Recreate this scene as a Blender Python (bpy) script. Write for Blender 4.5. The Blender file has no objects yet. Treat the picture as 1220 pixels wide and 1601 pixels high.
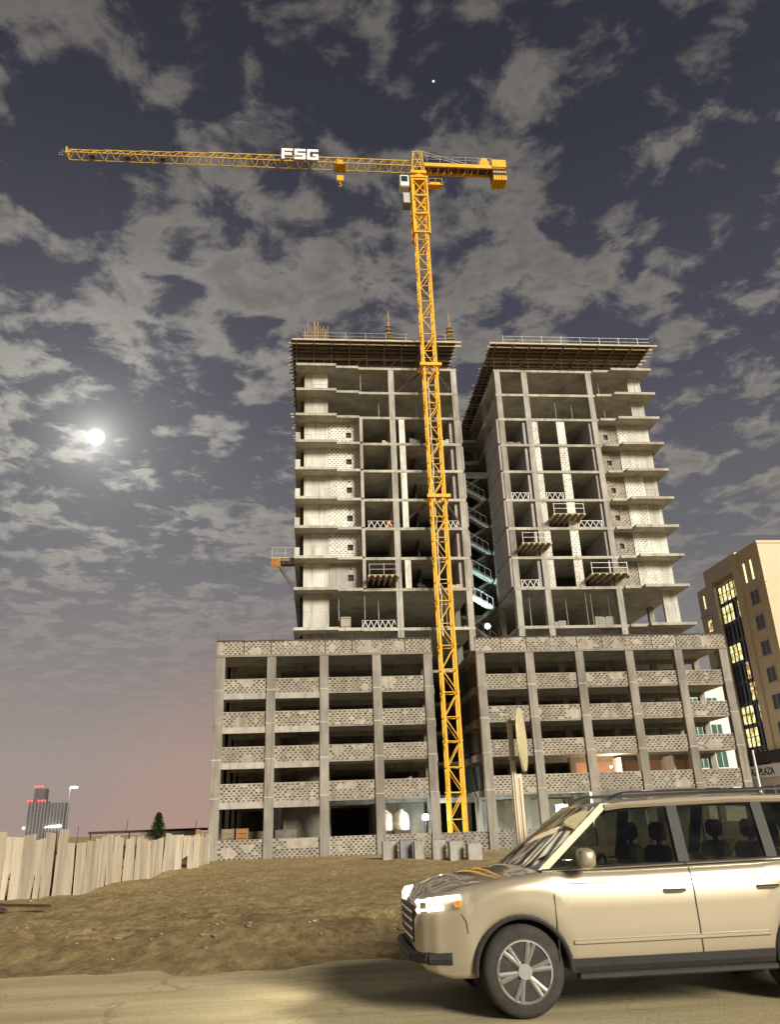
import bpy, math, random
import numpy as np
from mathutils import Vector, Matrix
random.seed(7)
R = math.radians
sc = bpy.context.scene
col = sc.collection

# ------------------------------------------------------------------ camera
cam = bpy.data.cameras.new('camera'); camo = bpy.data.objects.new('camera', cam); col.objects.link(camo)
cam.sensor_fit = 'VERTICAL'; cam.sensor_height = 24.0; cam.lens = 24.0 * 1226.86 / 1601.0
cam.clip_start = 0.1; cam.clip_end = 9000
pitch, roll, yaw = R(21.7115), R(-2.1375), R(5.686)
fw = Vector((math.sin(yaw) * math.cos(pitch), math.cos(yaw) * math.cos(pitch), math.sin(pitch)))
rt = Vector((math.cos(yaw), -math.sin(yaw), 0)); up = rt.cross(fw)
r2 = math.cos(roll) * rt + math.sin(roll) * up; u2 = -math.sin(roll) * rt + math.cos(roll) * up
M = Matrix.Identity(4)
for i in range(3):
    M[i][0], M[i][1], M[i][2] = r2[i], u2[i], -fw[i]
M[0][3], M[1][3], M[2][3] = 0, 0, 2.4
camo.matrix_world = M
sc.camera = camo

# ------------------------------------------------------------------ exposure
sc.view_settings.view_transform = 'Standard'; sc.view_settings.look = 'None'
sc.view_settings.exposure = .3; sc.view_settings.gamma = 1
sc.cycles.max_bounces = 7; sc.cycles.diffuse_bounces = 4; sc.cycles.glossy_bounces = 3
sc.cycles.transparent_max_bounces = 10
sc.cycles.use_denoising = True
sc.cycles.sample_clamp_indirect = 6

# ------------------------------------------------------------------ key light (town and street light from behind the camera)
SUN_EL, SUN_AZ = R(22), R(30)          # from behind the camera, a little to its right
sun = bpy.data.lights.new('sun', 'SUN'); sun.energy = 4.7; sun.angle = R(18); sun.color = (1, .93, .78)
suno = bpy.data.objects.new('sun', sun); col.objects.link(suno)
tosun = Vector((math.sin(SUN_AZ) * math.cos(SUN_EL), -math.cos(SUN_AZ) * math.cos(SUN_EL), math.sin(SUN_EL)))
suno.rotation_euler = tosun.to_track_quat('Z', 'Y').to_euler(); suno.location = tosun * 60

# ------------------------------------------------------------------ night sky with moonlit clouds
w = bpy.data.worlds.new('World'); sc.world = w; w.use_nodes = True
nt = w.node_tree; N = nt.nodes; Lk = nt.links
for n in list(N): N.remove(n)
def nd(t, **k):
    n = N.new(t)
    for a, b in k.items(): setattr(n, a, b)
    return n
def mth(op, a, b=None, c=None, clamp=False):
    n = nd('ShaderNodeMath', operation=op); n.use_clamp = clamp
    for i, v in enumerate((a, b, c)):
        if v is None: continue
        if isinstance(v, (int, float)): n.inputs[i].default_value = v
        else: Lk.new(v, n.inputs[i])
    return n.outputs[0]
def ramp(fac, stops, interp='LINEAR'):
    n = nd('ShaderNodeValToRGB'); n.color_ramp.interpolation = interp
    e = n.color_ramp.elements
    while len(e) < len(stops): e.new(0.5)
    for i, (p, c) in enumerate(stops):
        e[i].position = p; e[i].color = (*c, 1) if len(c) == 3 else c
    Lk.new(fac, n.inputs[0]); return n.outputs[0]
def mix(fac, a, b, mode='MIX'):
    n = nd('ShaderNodeMix', data_type='RGBA', blend_type=mode)
    for s, v in ((n.inputs[0], fac), (n.inputs[6], a), (n.inputs[7], b)):
        if isinstance(v, (int, float)): s.default_value = v
        elif isinstance(v, tuple): s.default_value = (*v, 1)
        else: Lk.new(v, s)
    return n.outputs[2]
tc = nd('ShaderNodeTexCoord'); D = tc.outputs['Generated']
sx = nd('ShaderNodeSeparateXYZ'); Lk.new(D, sx.inputs[0])
dz = mth('MAXIMUM', sx.outputs[2], 0.0)
inv = mth('DIVIDE', 1.0, mth('ADD', dz, 0.10))
cx = nd('ShaderNodeCombineXYZ')
Lk.new(mth('MULTIPLY', sx.outputs[0], inv), cx.inputs[0]); Lk.new(mth('MULTIPLY', sx.outputs[1], inv), cx.inputs[1])
cx.inputs[2].default_value = 3.7
P = cx.outputs[0]
def noise(scale, detail, rough, dist=0.0, off=0.0):
    m = nd('ShaderNodeMapping'); Lk.new(P, m.inputs[0]); m.inputs['Location'].default_value = (off, off * .7, 0)
    n = nd('ShaderNodeTexNoise'); Lk.new(m.outputs[0], n.inputs['Vector'])
    n.inputs['Scale'].default_value = scale; n.inputs['Detail'].default_value = detail
    n.inputs['Roughness'].default_value = rough; n.inputs['Distortion'].default_value = dist
    return n.outputs['Fac']
n1 = noise(9.6, 10, .60, .25, 2.2)
n2 = noise(2.6, 3, .5, 0, 8.1)
dens = mth('ADD', mth('MULTIPLY', n1, .74), mth('MULTIPLY', n2, .28))
cl = nd('ShaderNodeMapRange', interpolation_type='SMOOTHSTEP'); Lk.new(dens, cl.inputs[0])
cl.inputs[1].default_value = .470; cl.inputs[2].default_value = .592
cover = cl.outputs[0]
thick = nd('ShaderNodeMapRange', interpolation_type='SMOOTHSTEP'); Lk.new(dens, thick.inputs[0])
thick.inputs[1].default_value = .55; thick.inputs[2].default_value = .70
fine = noise(14, 6, .6, .2, 4.4)
gap = ramp(dz, [(0.0, (.37, .28, .245)), (.08, (.335, .28, .25)), (.17, (.255, .227, .217)), (.30, (.150, .147, .160)), (.5, (.072, .074, .098)), (.72, (.036, .038, .054)), (1, (.020, .020, .030))])
cld = ramp(dz, [(0.0, (.34, .25, .22)), (.12, (.31, .26, .23)), (.25, (.285, .26, .235)), (.45, (.265, .245, .22)), (.7, (.185, .17, .155)), (1, (.11, .10, .092))])
cshade = mix(thick.outputs[0], cld, mix(1.0, cld, (.70, .66, .66), 'MULTIPLY'))
cshade = mix(1.0, cshade, ramp(fine, [(.3, (.82, .82, .82)), (.7, (1.16, 1.16, 1.16))]), 'MULTIPLY')
hfade = nd('ShaderNodeMapRange'); Lk.new(dz, hfade.inputs[0]); hfade.inputs[1].default_value = .12; hfade.inputs[2].default_value = .36
cfac = mth('MULTIPLY', cover, mth('MULTIPLY_ADD', hfade.outputs[0], .80, .06))
sky = mix(cfac, gap, cshade)
# rosy town glow low towards the street ahead
glowdir = Vector((-.06, .995, .03)).normalized()
vg = nd('ShaderNodeVectorMath', operation='DOT_PRODUCT'); Lk.new(D, vg.inputs[0]); vg.inputs[1].default_value = glowdir
gl = nd('ShaderNodeMapRange', interpolation_type='SMOOTHSTEP'); Lk.new(vg.outputs['Value'], gl.inputs[0]); gl.inputs[1].default_value = .972; gl.inputs[2].default_value = 1
sky = mix(gl.outputs[0], sky, mix(1.0, sky, (1.18, 1.0, .95), 'MULTIPLY'))
# the moon and the light it throws into the thin cloud round it
moond = Vector((-.26230, .85881, .44004)).normalized()
vm = nd('ShaderNodeVectorMath', operation='DOT_PRODUCT'); Lk.new(D, vm.inputs[0]); vm.inputs[1].default_value = moond
ang = mth('ARCCOSINE', mth('MINIMUM', vm.outputs['Value'], 0.9999999))
wide = mth('POWER', 2.718, mth('MULTIPLY', ang, -1 / .105))
near = mth('POWER', 2.718, mth('MULTIPLY', ang, -1 / .017))
glowc = mth('ADD', mth('MULTIPLY', wide, mth('MULTIPLY_ADD', cover, .30, .17)), mth('MULTIPLY', near, mth('MULTIPLY_ADD', cover, .0, .8)))
ga = nd('ShaderNodeVectorMath', operation='SCALE'); ga.inputs[0].default_value = (1.0, .99, .90); Lk.new(glowc, ga.inputs['Scale'])
sky = mix(1.0, sky, ga.outputs[0], 'ADD')
disc = nd('ShaderNodeMapRange', interpolation_type='SMOOTHSTEP'); Lk.new(ang, disc.inputs[0])
disc.inputs[1].default_value = .0115; disc.inputs[2].default_value = .003; disc.inputs[3].default_value = 0; disc.inputs[4].default_value = 1
sky = mix(disc.outputs[0], sky, (3.2, 3.1, 2.7))
stard = Vector((.0, 0, 0)) + fw + r2 * ((678 - 610) / 1226.86) - u2 * ((127 - 800.5) / 1226.86)
for sd, rad, c in ((stard.normalized(), .0017, (1.5, 1.5, 1.6)),):
    vs = nd('ShaderNodeVectorMath', operation='DISTANCE'); Lk.new(D, vs.inputs[0]); vs.inputs[1].default_value = sd
    st = nd('ShaderNodeMapRange', interpolation_type='SMOOTHSTEP'); Lk.new(vs.outputs['Value'], st.inputs[0])
    st.inputs[1].default_value = rad; st.inputs[2].default_value = rad * .3; st.inputs[3].default_value = 0; st.inputs[4].default_value = 1
    sky = mix(st.outputs[0], sky, c)
bg = nd('ShaderNodeBackground'); bg.inputs[1].default_value = .84; Lk.new(sky, bg.inputs[0])
wo = nd('ShaderNodeOutputWorld'); Lk.new(bg.outputs[0], wo.inputs[0])

# ------------------------------------------------------------------ materials
def pm(name, c1, c2=None, scale=2.0, rough=.85, bump=0.0, metal=0.0, stain=None, stretch=(1, 1, 1), island=0.0, bscale=None, detail=6, spec=.3, coat=0.0, orand=0.0):
    m = bpy.data.materials.new(name); m.use_nodes = True
    n = m.node_tree.nodes; l = m.node_tree.links; b = n['Principled BSDF']
    b.inputs['Roughness'].default_value = rough; b.inputs['Metallic'].default_value = metal
    b.inputs['Specular IOR Level'].default_value = spec; b.inputs['Coat Weight'].default_value = coat
    if c2 is None: c2 = tuple(v * .8 for v in c1)
    t = n.new('ShaderNodeTexCoord'); mp = n.new('ShaderNodeMapping'); l.new(t.outputs['Object'], mp.inputs[0]); mp.inputs['Scale'].default_value = stretch
    no = n.new('ShaderNodeTexNoise'); l.new(mp.outputs[0], no.inputs['Vector']); no.inputs['Scale'].default_value = scale; no.inputs['Detail'].default_value = detail; no.inputs['Roughness'].default_value = .62
    mr = n.new('ShaderNodeMapRange'); l.new(no.outputs['Fac'], mr.inputs[0]); mr.inputs[1].default_value = .32; mr.inputs[2].default_value = .68
    mx = n.new('ShaderNodeMix'); mx.data_type = 'RGBA'; l.new(mr.outputs[0], mx.inputs[0]); mx.inputs[6].default_value = (*c1, 1); mx.inputs[7].default_value = (*c2, 1)
    o = mx.outputs[2]
    if stain:
        s2 = n.new('ShaderNodeTexNoise'); mp2 = n.new('ShaderNodeMapping'); l.new(t.outputs['Object'], mp2.inputs[0]); mp2.inputs['Scale'].default_value = (1, 1, .22)
        l.new(mp2.outputs[0], s2.inputs['Vector']); s2.inputs['Scale'].default_value = scale * .55; s2.inputs['Detail'].default_value = 5
        m2 = n.new('ShaderNodeMapRange'); l.new(s2.outputs['Fac'], m2.inputs[0]); m2.inputs[1].default_value = .50; m2.inputs[2].default_value = .72; m2.inputs[4].default_value = stain
        x2 = n.new('ShaderNodeMix'); x2.data_type = 'RGBA'; x2.blend_type = 'MULTIPLY'; l.new(m2.outputs[0], x2.inputs[0]); l.new(o, x2.inputs[6]); x2.inputs[7].default_value = (.45, .42, .38, 1)
        o = x2.outputs[2]
    if stain:
        s4 = n.new('ShaderNodeTexNoise'); mp4 = n.new('ShaderNodeMapping'); l.new(t.outputs['Object'], mp4.inputs[0]); mp4.inputs['Scale'].default_value = (2.6, 2.6, .16)
        l.new(mp4.outputs[0], s4.inputs['Vector']); s4.inputs['Scale'].default_value = 1.4; s4.inputs['Detail'].default_value = 4
        m4 = n.new('ShaderNodeMapRange'); l.new(s4.outputs['Fac'], m4.inputs[0]); m4.inputs[1].default_value = .52; m4.inputs[2].default_value = .66; m4.inputs[4].default_value = stain * .9
        x4 = n.new('ShaderNodeMix'); x4.data_type = 'RGBA'; x4.blend_type = 'MULTIPLY'; l.new(m4.outputs[0], x4.inputs[0]); l.new(o, x4.inputs[6]); x4.inputs[7].default_value = (.58, .52, .45, 1)
        o = x4.outputs[2]
    if orand:
        oi = n.new('ShaderNodeObjectInfo'); m5 = n.new('ShaderNodeMapRange'); l.new(oi.outputs['Random'], m5.inputs[0]); m5.inputs[3].default_value = 1 - orand; m5.inputs[4].default_value = 1 + orand * .7
        c5 = n.new('ShaderNodeCombineColor')
        for i in range(3): l.new(m5.outputs[0], c5.inputs[i])
        x5 = n.new('ShaderNodeMix'); x5.data_type = 'RGBA'; x5.blend_type = 'MULTIPLY'; x5.inputs[0].default_value = 1; l.new(o, x5.inputs[6]); l.new(c5.outputs[0], x5.inputs[7]); o = x5.outputs[2]
    if island:
        g = n.new('ShaderNodeNewGeometry'); m3 = n.new('ShaderNodeMapRange'); l.new(g.outputs['Random Per Island'], m3.inputs[0]); m3.inputs[3].default_value = 1 - island; m3.inputs[4].default_value = 1 + island
        cc = n.new('ShaderNodeCombineColor')
        for i in range(3): l.new(m3.outputs[0], cc.inputs[i])
        x3 = n.new('ShaderNodeMix'); x3.data_type = 'RGBA'; x3.blend_type = 'MULTIPLY'; x3.inputs[0].default_value = 1; l.new(o, x3.inputs[6]); l.new(cc.outputs[0], x3.inputs[7]); o = x3.outputs[2]
    l.new(o, b.inputs['Base Color'])
    if bump:
        bp = n.new('ShaderNodeBump'); bp.inputs['Strength'].default_value = bump; bp.inputs['Distance'].default_value = .05
        nb = n.new('ShaderNodeTexNoise'); l.new(t.outputs['Object'], nb.inputs['Vector']); nb.inputs['Scale'].default_value = bscale or scale * 4; nb.inputs['Detail'].default_value = 8
        l.new(nb.outputs['Fac'], bp.inputs['Height']); l.new(bp.outputs[0], b.inputs['Normal'])
    return m
def em(name, c, s):
    m = bpy.data.materials.new(name); m.use_nodes = True; b = m.node_tree.nodes['Principled BSDF']
    b.inputs['Base Color'].default_value = (*[min(1, v) * .5 for v in c], 1); b.inputs['Emission Color'].default_value = (*c, 1); b.inputs['Emission Strength'].default_value = s
    return m
def litwin(name, ca, cb, s0, s1):
    m = bpy.data.materials.new(name); m.use_nodes = True; n = m.node_tree.nodes; l = m.node_tree.links; b = n['Principled BSDF']
    t = n.new('ShaderNodeTexCoord'); no = n.new('ShaderNodeTexNoise'); no.inputs['Scale'].default_value = 1.6; no.inputs['Detail'].default_value = 4; l.new(t.outputs['Object'], no.inputs['Vector'])
    cr = n.new('ShaderNodeValToRGB'); e = cr.color_ramp.elements; e[0].position = .36; e[0].color = (*ca, 1); e[1].position = .62; e[1].color = (*cb, 1); l.new(no.outputs['Fac'], cr.inputs[0])
    mr = n.new('ShaderNodeMapRange'); l.new(no.outputs['Fac'], mr.inputs[0]); mr.inputs[1].default_value = .35; mr.inputs[2].default_value = .65; mr.inputs[3].default_value = s0; mr.inputs[4].default_value = s1
    b.inputs['Base Color'].default_value = (.05, .05, .05, 1); b.inputs['Roughness'].default_value = .1
    l.new(cr.outputs[0], b.inputs['Emission Color']); l.new(mr.outputs[0], b.inputs['Emission Strength']); return m
def glassmat(name, tint, gl=.12, rough=.02):
    m = bpy.data.materials.new(name); m.use_nodes = True; n = m.node_tree.nodes; l = m.node_tree.links
    for x in list(n): n.remove(x)
    o = n.new('ShaderNodeOutputMaterial'); mx = n.new('ShaderNodeMixShader'); tr = n.new('ShaderNodeBsdfTransparent'); gs = n.new('ShaderNodeBsdfGlossy'); f = n.new('ShaderNodeFresnel')
    f.inputs[0].default_value = 1.5; tr.inputs[0].default_value = (*tint, 1); gs.inputs['Roughness'].default_value = rough
    a = n.new('ShaderNodeMath'); a.operation = 'ADD'; a.use_clamp = True; l.new(f.outputs[0], a.inputs[0]); a.inputs[1].default_value = gl
    l.new(a.outputs[0], mx.inputs[0]); l.new(tr.outputs[0], mx.inputs[1]); l.new(gs.outputs[0], mx.inputs[2]); l.new(mx.outputs[0], o.inputs[0]); return m

MT = {}
MT['conc'] = pm('concrete', (.31, .285, .25), (.215, .195, .168), .9, .9, .25, stain=.6, stretch=(1, 1, .5), orand=.14)  # podium tone: dimmer light on the podium is put into this darker colour
MT['tconc'] = pm('tower_concrete_lit', (.45, .43, .39), (.30, .285, .255), .9, .9, .25, stain=.8, stretch=(1, 1, .5), orand=.12)  # paler copy for the towers, their stronger light put into the colour
MT['slab'] = pm('slab_concrete', (.49, .47, .41), (.33, .315, .27), .8, .9, .25, stain=.6, orand=.14)
MT['core'] = pm('core_concrete', (.64, .625, .565), (.44, .43, .385), .7, .9, .2, stain=.7, stretch=(1, 1, .35), orand=.2)
MT['paleb'] = pm('pale_beam', (.44, .405, .36), (.31, .285, .25), 1.3, .9, .2, stain=.5, orand=.1)
MT['mortar'] = pm('mortar', (.42, .38, .315), (.29, .26, .215), 1.6, .95, .4, stain=.5, orand=.16)
MT['block'] = pm('grey_block', (.15, .13, .105), (.085, .073, .058), 3, .95, .3, island=.45)
MT['wmortar'] = pm('white_plaster', (.78, .765, .71), (.58, .565, .515), 1.2, .95, .3, stain=.5, orand=.14)
MT['wblock'] = pm('white_wall_block', (.20, .18, .14), (.11, .10, .08), 3, .95, .3, island=.5)
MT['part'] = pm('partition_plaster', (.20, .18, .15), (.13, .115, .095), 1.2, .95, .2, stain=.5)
MT['stone'] = pm('stone', (.34, .28, .19), (.20, .16, .11), 6, .95, island=.5)
MT['lav'] = pm('side_blockwork', (.42, .40, .41), (.30, .285, .29), 1.5, .95, .3, stain=.4)
MT['inner'] = pm('inner_blockwork_shaded', (.085, .078, .068), (.05, .046, .04), 1.1, .95, .2)  # shade of the unlit interiors is put into this dark wall colour
MT['yellow'] = pm('crane_yellow', (.78, .43, .018), (.66, .34, .012), 1.5, .55, 0, spec=.4, stain=.25)
MT['yellow2'] = pm('jib_yellow', (.62, .40, .07), (.50, .31, .05), 1.5, .6, 0, stain=.3)
MT['black'] = pm('black_paint', (.02, .018, .02), (.03, .028, .028), 2, .6)
MT['white'] = pm('white_paint', (.78, .77, .74), (.66, .65, .62), 2, .6, stain=.15)
MT['letter'] = pm('white_sign_paint', (.85, .85, .84), (.8, .8, .79), 2, .5)
MT['steel'] = pm('galvanised_steel', (.42, .41, .39), (.30, .29, .27), 6, .5, metal=.6)
MT['dsteel'] = pm('rusty_steel', (.12, .075, .05), (.07, .05, .04), 4, .8)
MT['rebar'] = pm('rebar', (.42, .30, .15), (.28, .18, .09), 3, .8)
MT['timber'] = pm('formwork_timber', (.25, .205, .15), (.14, .11, .08), 2, .85, island=.35)
MT['ply'] = pm('pale_timber', (.55, .47, .34), (.42, .34, .23), 2, .85, island=.25)
MT['deckply'] = pm('formwork_plywood', (.09, .065, .045), (.05, .036, .026), 1, .9)
MT['fence'] = pm('weathered_plywood', (.60, .525, .41), (.46, .39, .29), 1.6, .9, .2, stain=.5, island=.0, stretch=(1, 1, .3), orand=.22)
MT['fdark'] = pm('dark_timber', (.07, .045, .03), (.04, .026, .018), 3, .9)
MT['asphalt'] = pm('dusty_asphalt', (.47, .39, .22), (.32, .27, .16), .35, .85, .25, bscale=40, stretch=(.25, 1, 1), detail=10)
MT['pink'] = pm('pink_plaster', (.62, .38, .27), (.52, .31, .22), .6, .9)
MT['beige'] = pm('beige_render', (.70, .57, .41), (.62, .50, .35), .5, .9, .05, stain=.15)
MT['grey'] = pm('grey_render', (.60, .53, .46), (.53, .465, .40), .5, .9)
MT['dglass'] = pm('dark_window_glass', (.022, .032, .055), (.04, .052, .085), .4, .12, spec=.6)
MT['gglass'] = pm('green_window_glass', (.03, .09, .07), (.05, .13, .10), .8, .15, spec=.6)
MT['winlit'] = litwin('lit_window', (.62, .46, .06), (1.0, .95, .52), .6, 1.5)
MT['winlit2'] = litwin('lit_window_warm', (.45, .22, .05), (1.0, .78, .36), .4, 1.2)
MT['slit'] = em('slit_light', (1.0, .93, .45), 1.3)
MT['red'] = em('red_beacon', (1.0, .03, .03), 5.0)
MT['lamp'] = em('lamp_glass', (.80, .93, 1.0), 26.0)
MT['lamp2'] = em('small_lamp_glass', (.85, .95, 1.0), 9.0)
MT['bulb'] = em('bulb_glass', (1.0, .9, .7), 9.0)
MT['head'] = em('headlight_glow', (1.0, .95, .82), 3.4)
MT['far'] = pm('far_tower_cladding', (.10, .095, .10), (.075, .07, .075), .05, .8)
MT['farl'] = pm('far_tower_fin', (.20, .185, .185), (.17, .155, .155), .05, .8)
MT['bark'] = pm('bark', (.09, .06, .04), (.05, .035, .022), 8, .95)
MT['leaf'] = pm('leaf', (.05, .07, .028), (.025, .038, .014), 5, .8, island=.4)
MT['tank'] = pm('tank_plastic', (.72, .62, .50), (.62, .52, .40), 1, .6)
MT['cblock'] = pm('cast_block', (.38, .365, .33), (.29, .275, .245), 2, .9, .3, stain=.4)
MT['cblock2'] = pm('bluish_cast_block', (.26, .265, .29), (.20, .20, .225), 2, .9, .3, stain=.4)
MT['crate'] = pm('crate_wood', (.34, .17, .05), (.24, .11, .03), 3, .85)
MT['gal'] = pm('sign_back_metal', (.62, .55, .34), (.52, .455, .27), 3, .5, metal=.15, spec=.5)
MT['post'] = pm('sign_post_paint', (.70, .585, .42), (.60, .49, .345), 2, .6)
MT['paint'] = pm('car_paint', (.40, .345, .25), (.375, .32, .23), .6, .34, spec=.5, coat=1.0, metal=.45)
MT['trim'] = pm('black_plastic', (.025, .024, .023), (.035, .033, .03), 8, .55)
MT['rubber'] = pm('tyre_rubber', (.03, .028, .026), (.05, .045, .04), 9, .85)
MT['alloy'] = pm('alloy', (.55, .54, .52), (.48, .47, .45), 4, .3, metal=.85)
MT['chrome'] = pm('chrome', (.7, .7, .69), (.65, .65, .64), 2, .12, metal=1)
MT['seat'] = pm('seat_fabric', (.09, .075, .06), (.07, .058, .045), 6, .9)
MT['amber'] = pm('amber_lens', (.7, .25, .03), (.6, .2, .02), 3, .3)
MT['redlens'] = pm('red_lens', (.35, .02, .015), (.3, .015, .01), 3, .25)
MT['carglass'] = glassmat('car_glass', (.62, .63, .56), .05)
MT['lens'] = glassmat('clear_lens', (.9, .9, .88), .05)
MT['ink'] = pm('sign_lettering', (.03, .028, .03), (.04, .036, .036), 2, .6)
MT['hivis'] = pm('orange_plastic', (.75, .20, .05), (.6, .15, .04), 2, .6)

# sand: tracks and lumps
def sandmat():
    m = bpy.data.materials.new('sand'); m.use_nodes = True; n = m.node_tree.nodes; l = m.node_tree.links; b = n['Principled BSDF']
    b.inputs['Roughness'].default_value = .95; b.inputs['Specular IOR Level'].default_value = .1
    t = n.new('ShaderNodeTexCoord')
    def no(s, d, r, st=(1, 1, 1), dist=0):
        mp = n.new('ShaderNodeMapping'); mp.inputs['Scale'].default_value = st; l.new(t.outputs['Object'], mp.inputs[0])
        x = n.new('ShaderNodeTexNoise'); x.inputs['Scale'].default_value = s; x.inputs['Detail'].default_value = d; x.inputs['Roughness'].default_value = r; x.inputs['Distortion'].default_value = dist
        l.new(mp.outputs[0], x.inputs['Vector']); return x.outputs['Fac']
    cr = n.new('ShaderNodeValToRGB'); l.new(no(.5, 11, .74, (1.0, .55, 1)), cr.inputs[0])
    e = cr.color_ramp.elements; e[0].position = .3; e[0].color = (.35, .255, .12, 1); e[1].position = .7; e[1].color = (.55, .42, .215, 1)  # yellow of the street lighting is put into the sand colour
    c2 = n.new('ShaderNodeValToRGB'); l.new(no(4.5, 10, .78, (1.1, .55, 1)), c2.inputs[0]); e = c2.color_ramp.elements
    e[0].position = .38; e[0].color = (.50, .48, .44, 1); e[1].position = .6; e[1].color = (1.1, 1.1, 1.1, 1)
    mx = n.new('ShaderNodeMix'); mx.data_type = 'RGBA'; mx.blend_type = 'MULTIPLY'; mx.inputs[0].default_value = .9; l.new(cr.outputs[0], mx.inputs[6]); l.new(c2.outputs[0], mx.inputs[7])
    l.new(mx.outputs[2], b.inputs['Base Color'])
    bp = n.new('ShaderNodeBump'); bp.inputs['Strength'].default_value = 1; bp.inputs['Distance'].default_value = .16
    l.new(no(5.0, 12, .78, (1.1, .6, 1)), bp.inputs['Height']); l.new(bp.outputs[0], b.inputs['Normal'])
    return m
MT['sand'] = sandmat()
def roadmat():
    m = bpy.data.materials.new('worn_asphalt'); m.use_nodes = True; n = m.node_tree.nodes; l = m.node_tree.links; b = n['Principled BSDF']; b.inputs['Roughness'].default_value = .85; b.inputs['Specular IOR Level'].default_value = .2
    t = n.new('ShaderNodeTexCoord')
    def no(s_, d, r, st):
        mp = n.new('ShaderNodeMapping'); mp.inputs['Scale'].default_value = st; l.new(t.outputs['Object'], mp.inputs[0]); x = n.new('ShaderNodeTexNoise'); x.inputs['Scale'].default_value = s_; x.inputs['Detail'].default_value = d; x.inputs['Roughness'].default_value = r; l.new(mp.outputs[0], x.inputs['Vector']); return x.outputs['Fac']
    def rampn(f, p0, c0, p1, c1):
        cr = n.new('ShaderNodeValToRGB'); e = cr.color_ramp.elements; e[0].position = p0; e[0].color = (*c0, 1); e[1].position = p1; e[1].color = (*c1, 1); l.new(f, cr.inputs[0]); return cr.outputs[0]
    def mul(a, c, f=1.0):
        x = n.new('ShaderNodeMix'); x.data_type = 'RGBA'; x.blend_type = 'MULTIPLY'; x.inputs[0].default_value = f; l.new(a, x.inputs[6]); l.new(c, x.inputs[7]); return x.outputs[2]
    c = rampn(no(.8, 9, .68, (.22, 1, 1)), .34, (.40, .335, .195), .66, (.60, .505, .30))          # drifted dust in lengthwise streaks, yellow street light put into its colour
    c = mul(c, rampn(no(70, 3, .8, (1, 1, 1)), .35, (.68, .68, .68), .62, (1.12, 1.12, 1.1)))         # aggregate
    c = mul(c, rampn(no(1.3, 4, .6, (.05, 1.3, 1)), .40, (.80, .80, .81), .58, (1.05, 1.05, 1.05)))   # tyre-polished bands
    v = n.new('ShaderNodeTexVoronoi'); v.feature = 'DISTANCE_TO_EDGE'; v.inputs['Scale'].default_value = .55
    nv = n.new('ShaderNodeTexNoise'); nv.inputs['Scale'].default_value = 2.5; nv.inputs['Detail'].default_value = 6; l.new(t.outputs['Object'], nv.inputs['Vector'])
    ad = n.new('ShaderNodeVectorMath'); ad.operation = 'MULTIPLY_ADD'; l.new(nv.outputs['Color'], ad.inputs[0]); ad.inputs[1].default_value = (.9, .9, 0); l.new(t.outputs['Object'], ad.inputs[2]); l.new(ad.outputs[0], v.inputs['Vector'])
    c = mul(c, rampn(v.outputs['Distance'], .002, (.5, .49, .47), .010, (1, 1, 1)), .6)                # cracks
    l.new(c, b.inputs['Base Color'])
    bp = n.new('ShaderNodeBump'); bp.inputs['Strength'].default_value = .5; bp.inputs['Distance'].default_value = .02; l.new(no(55, 5, .7, (1, 1, 1)), bp.inputs['Height']); l.new(bp.outputs[0], b.inputs['Normal'])
    return m
MT['asphalt'] = roadmat()

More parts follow.
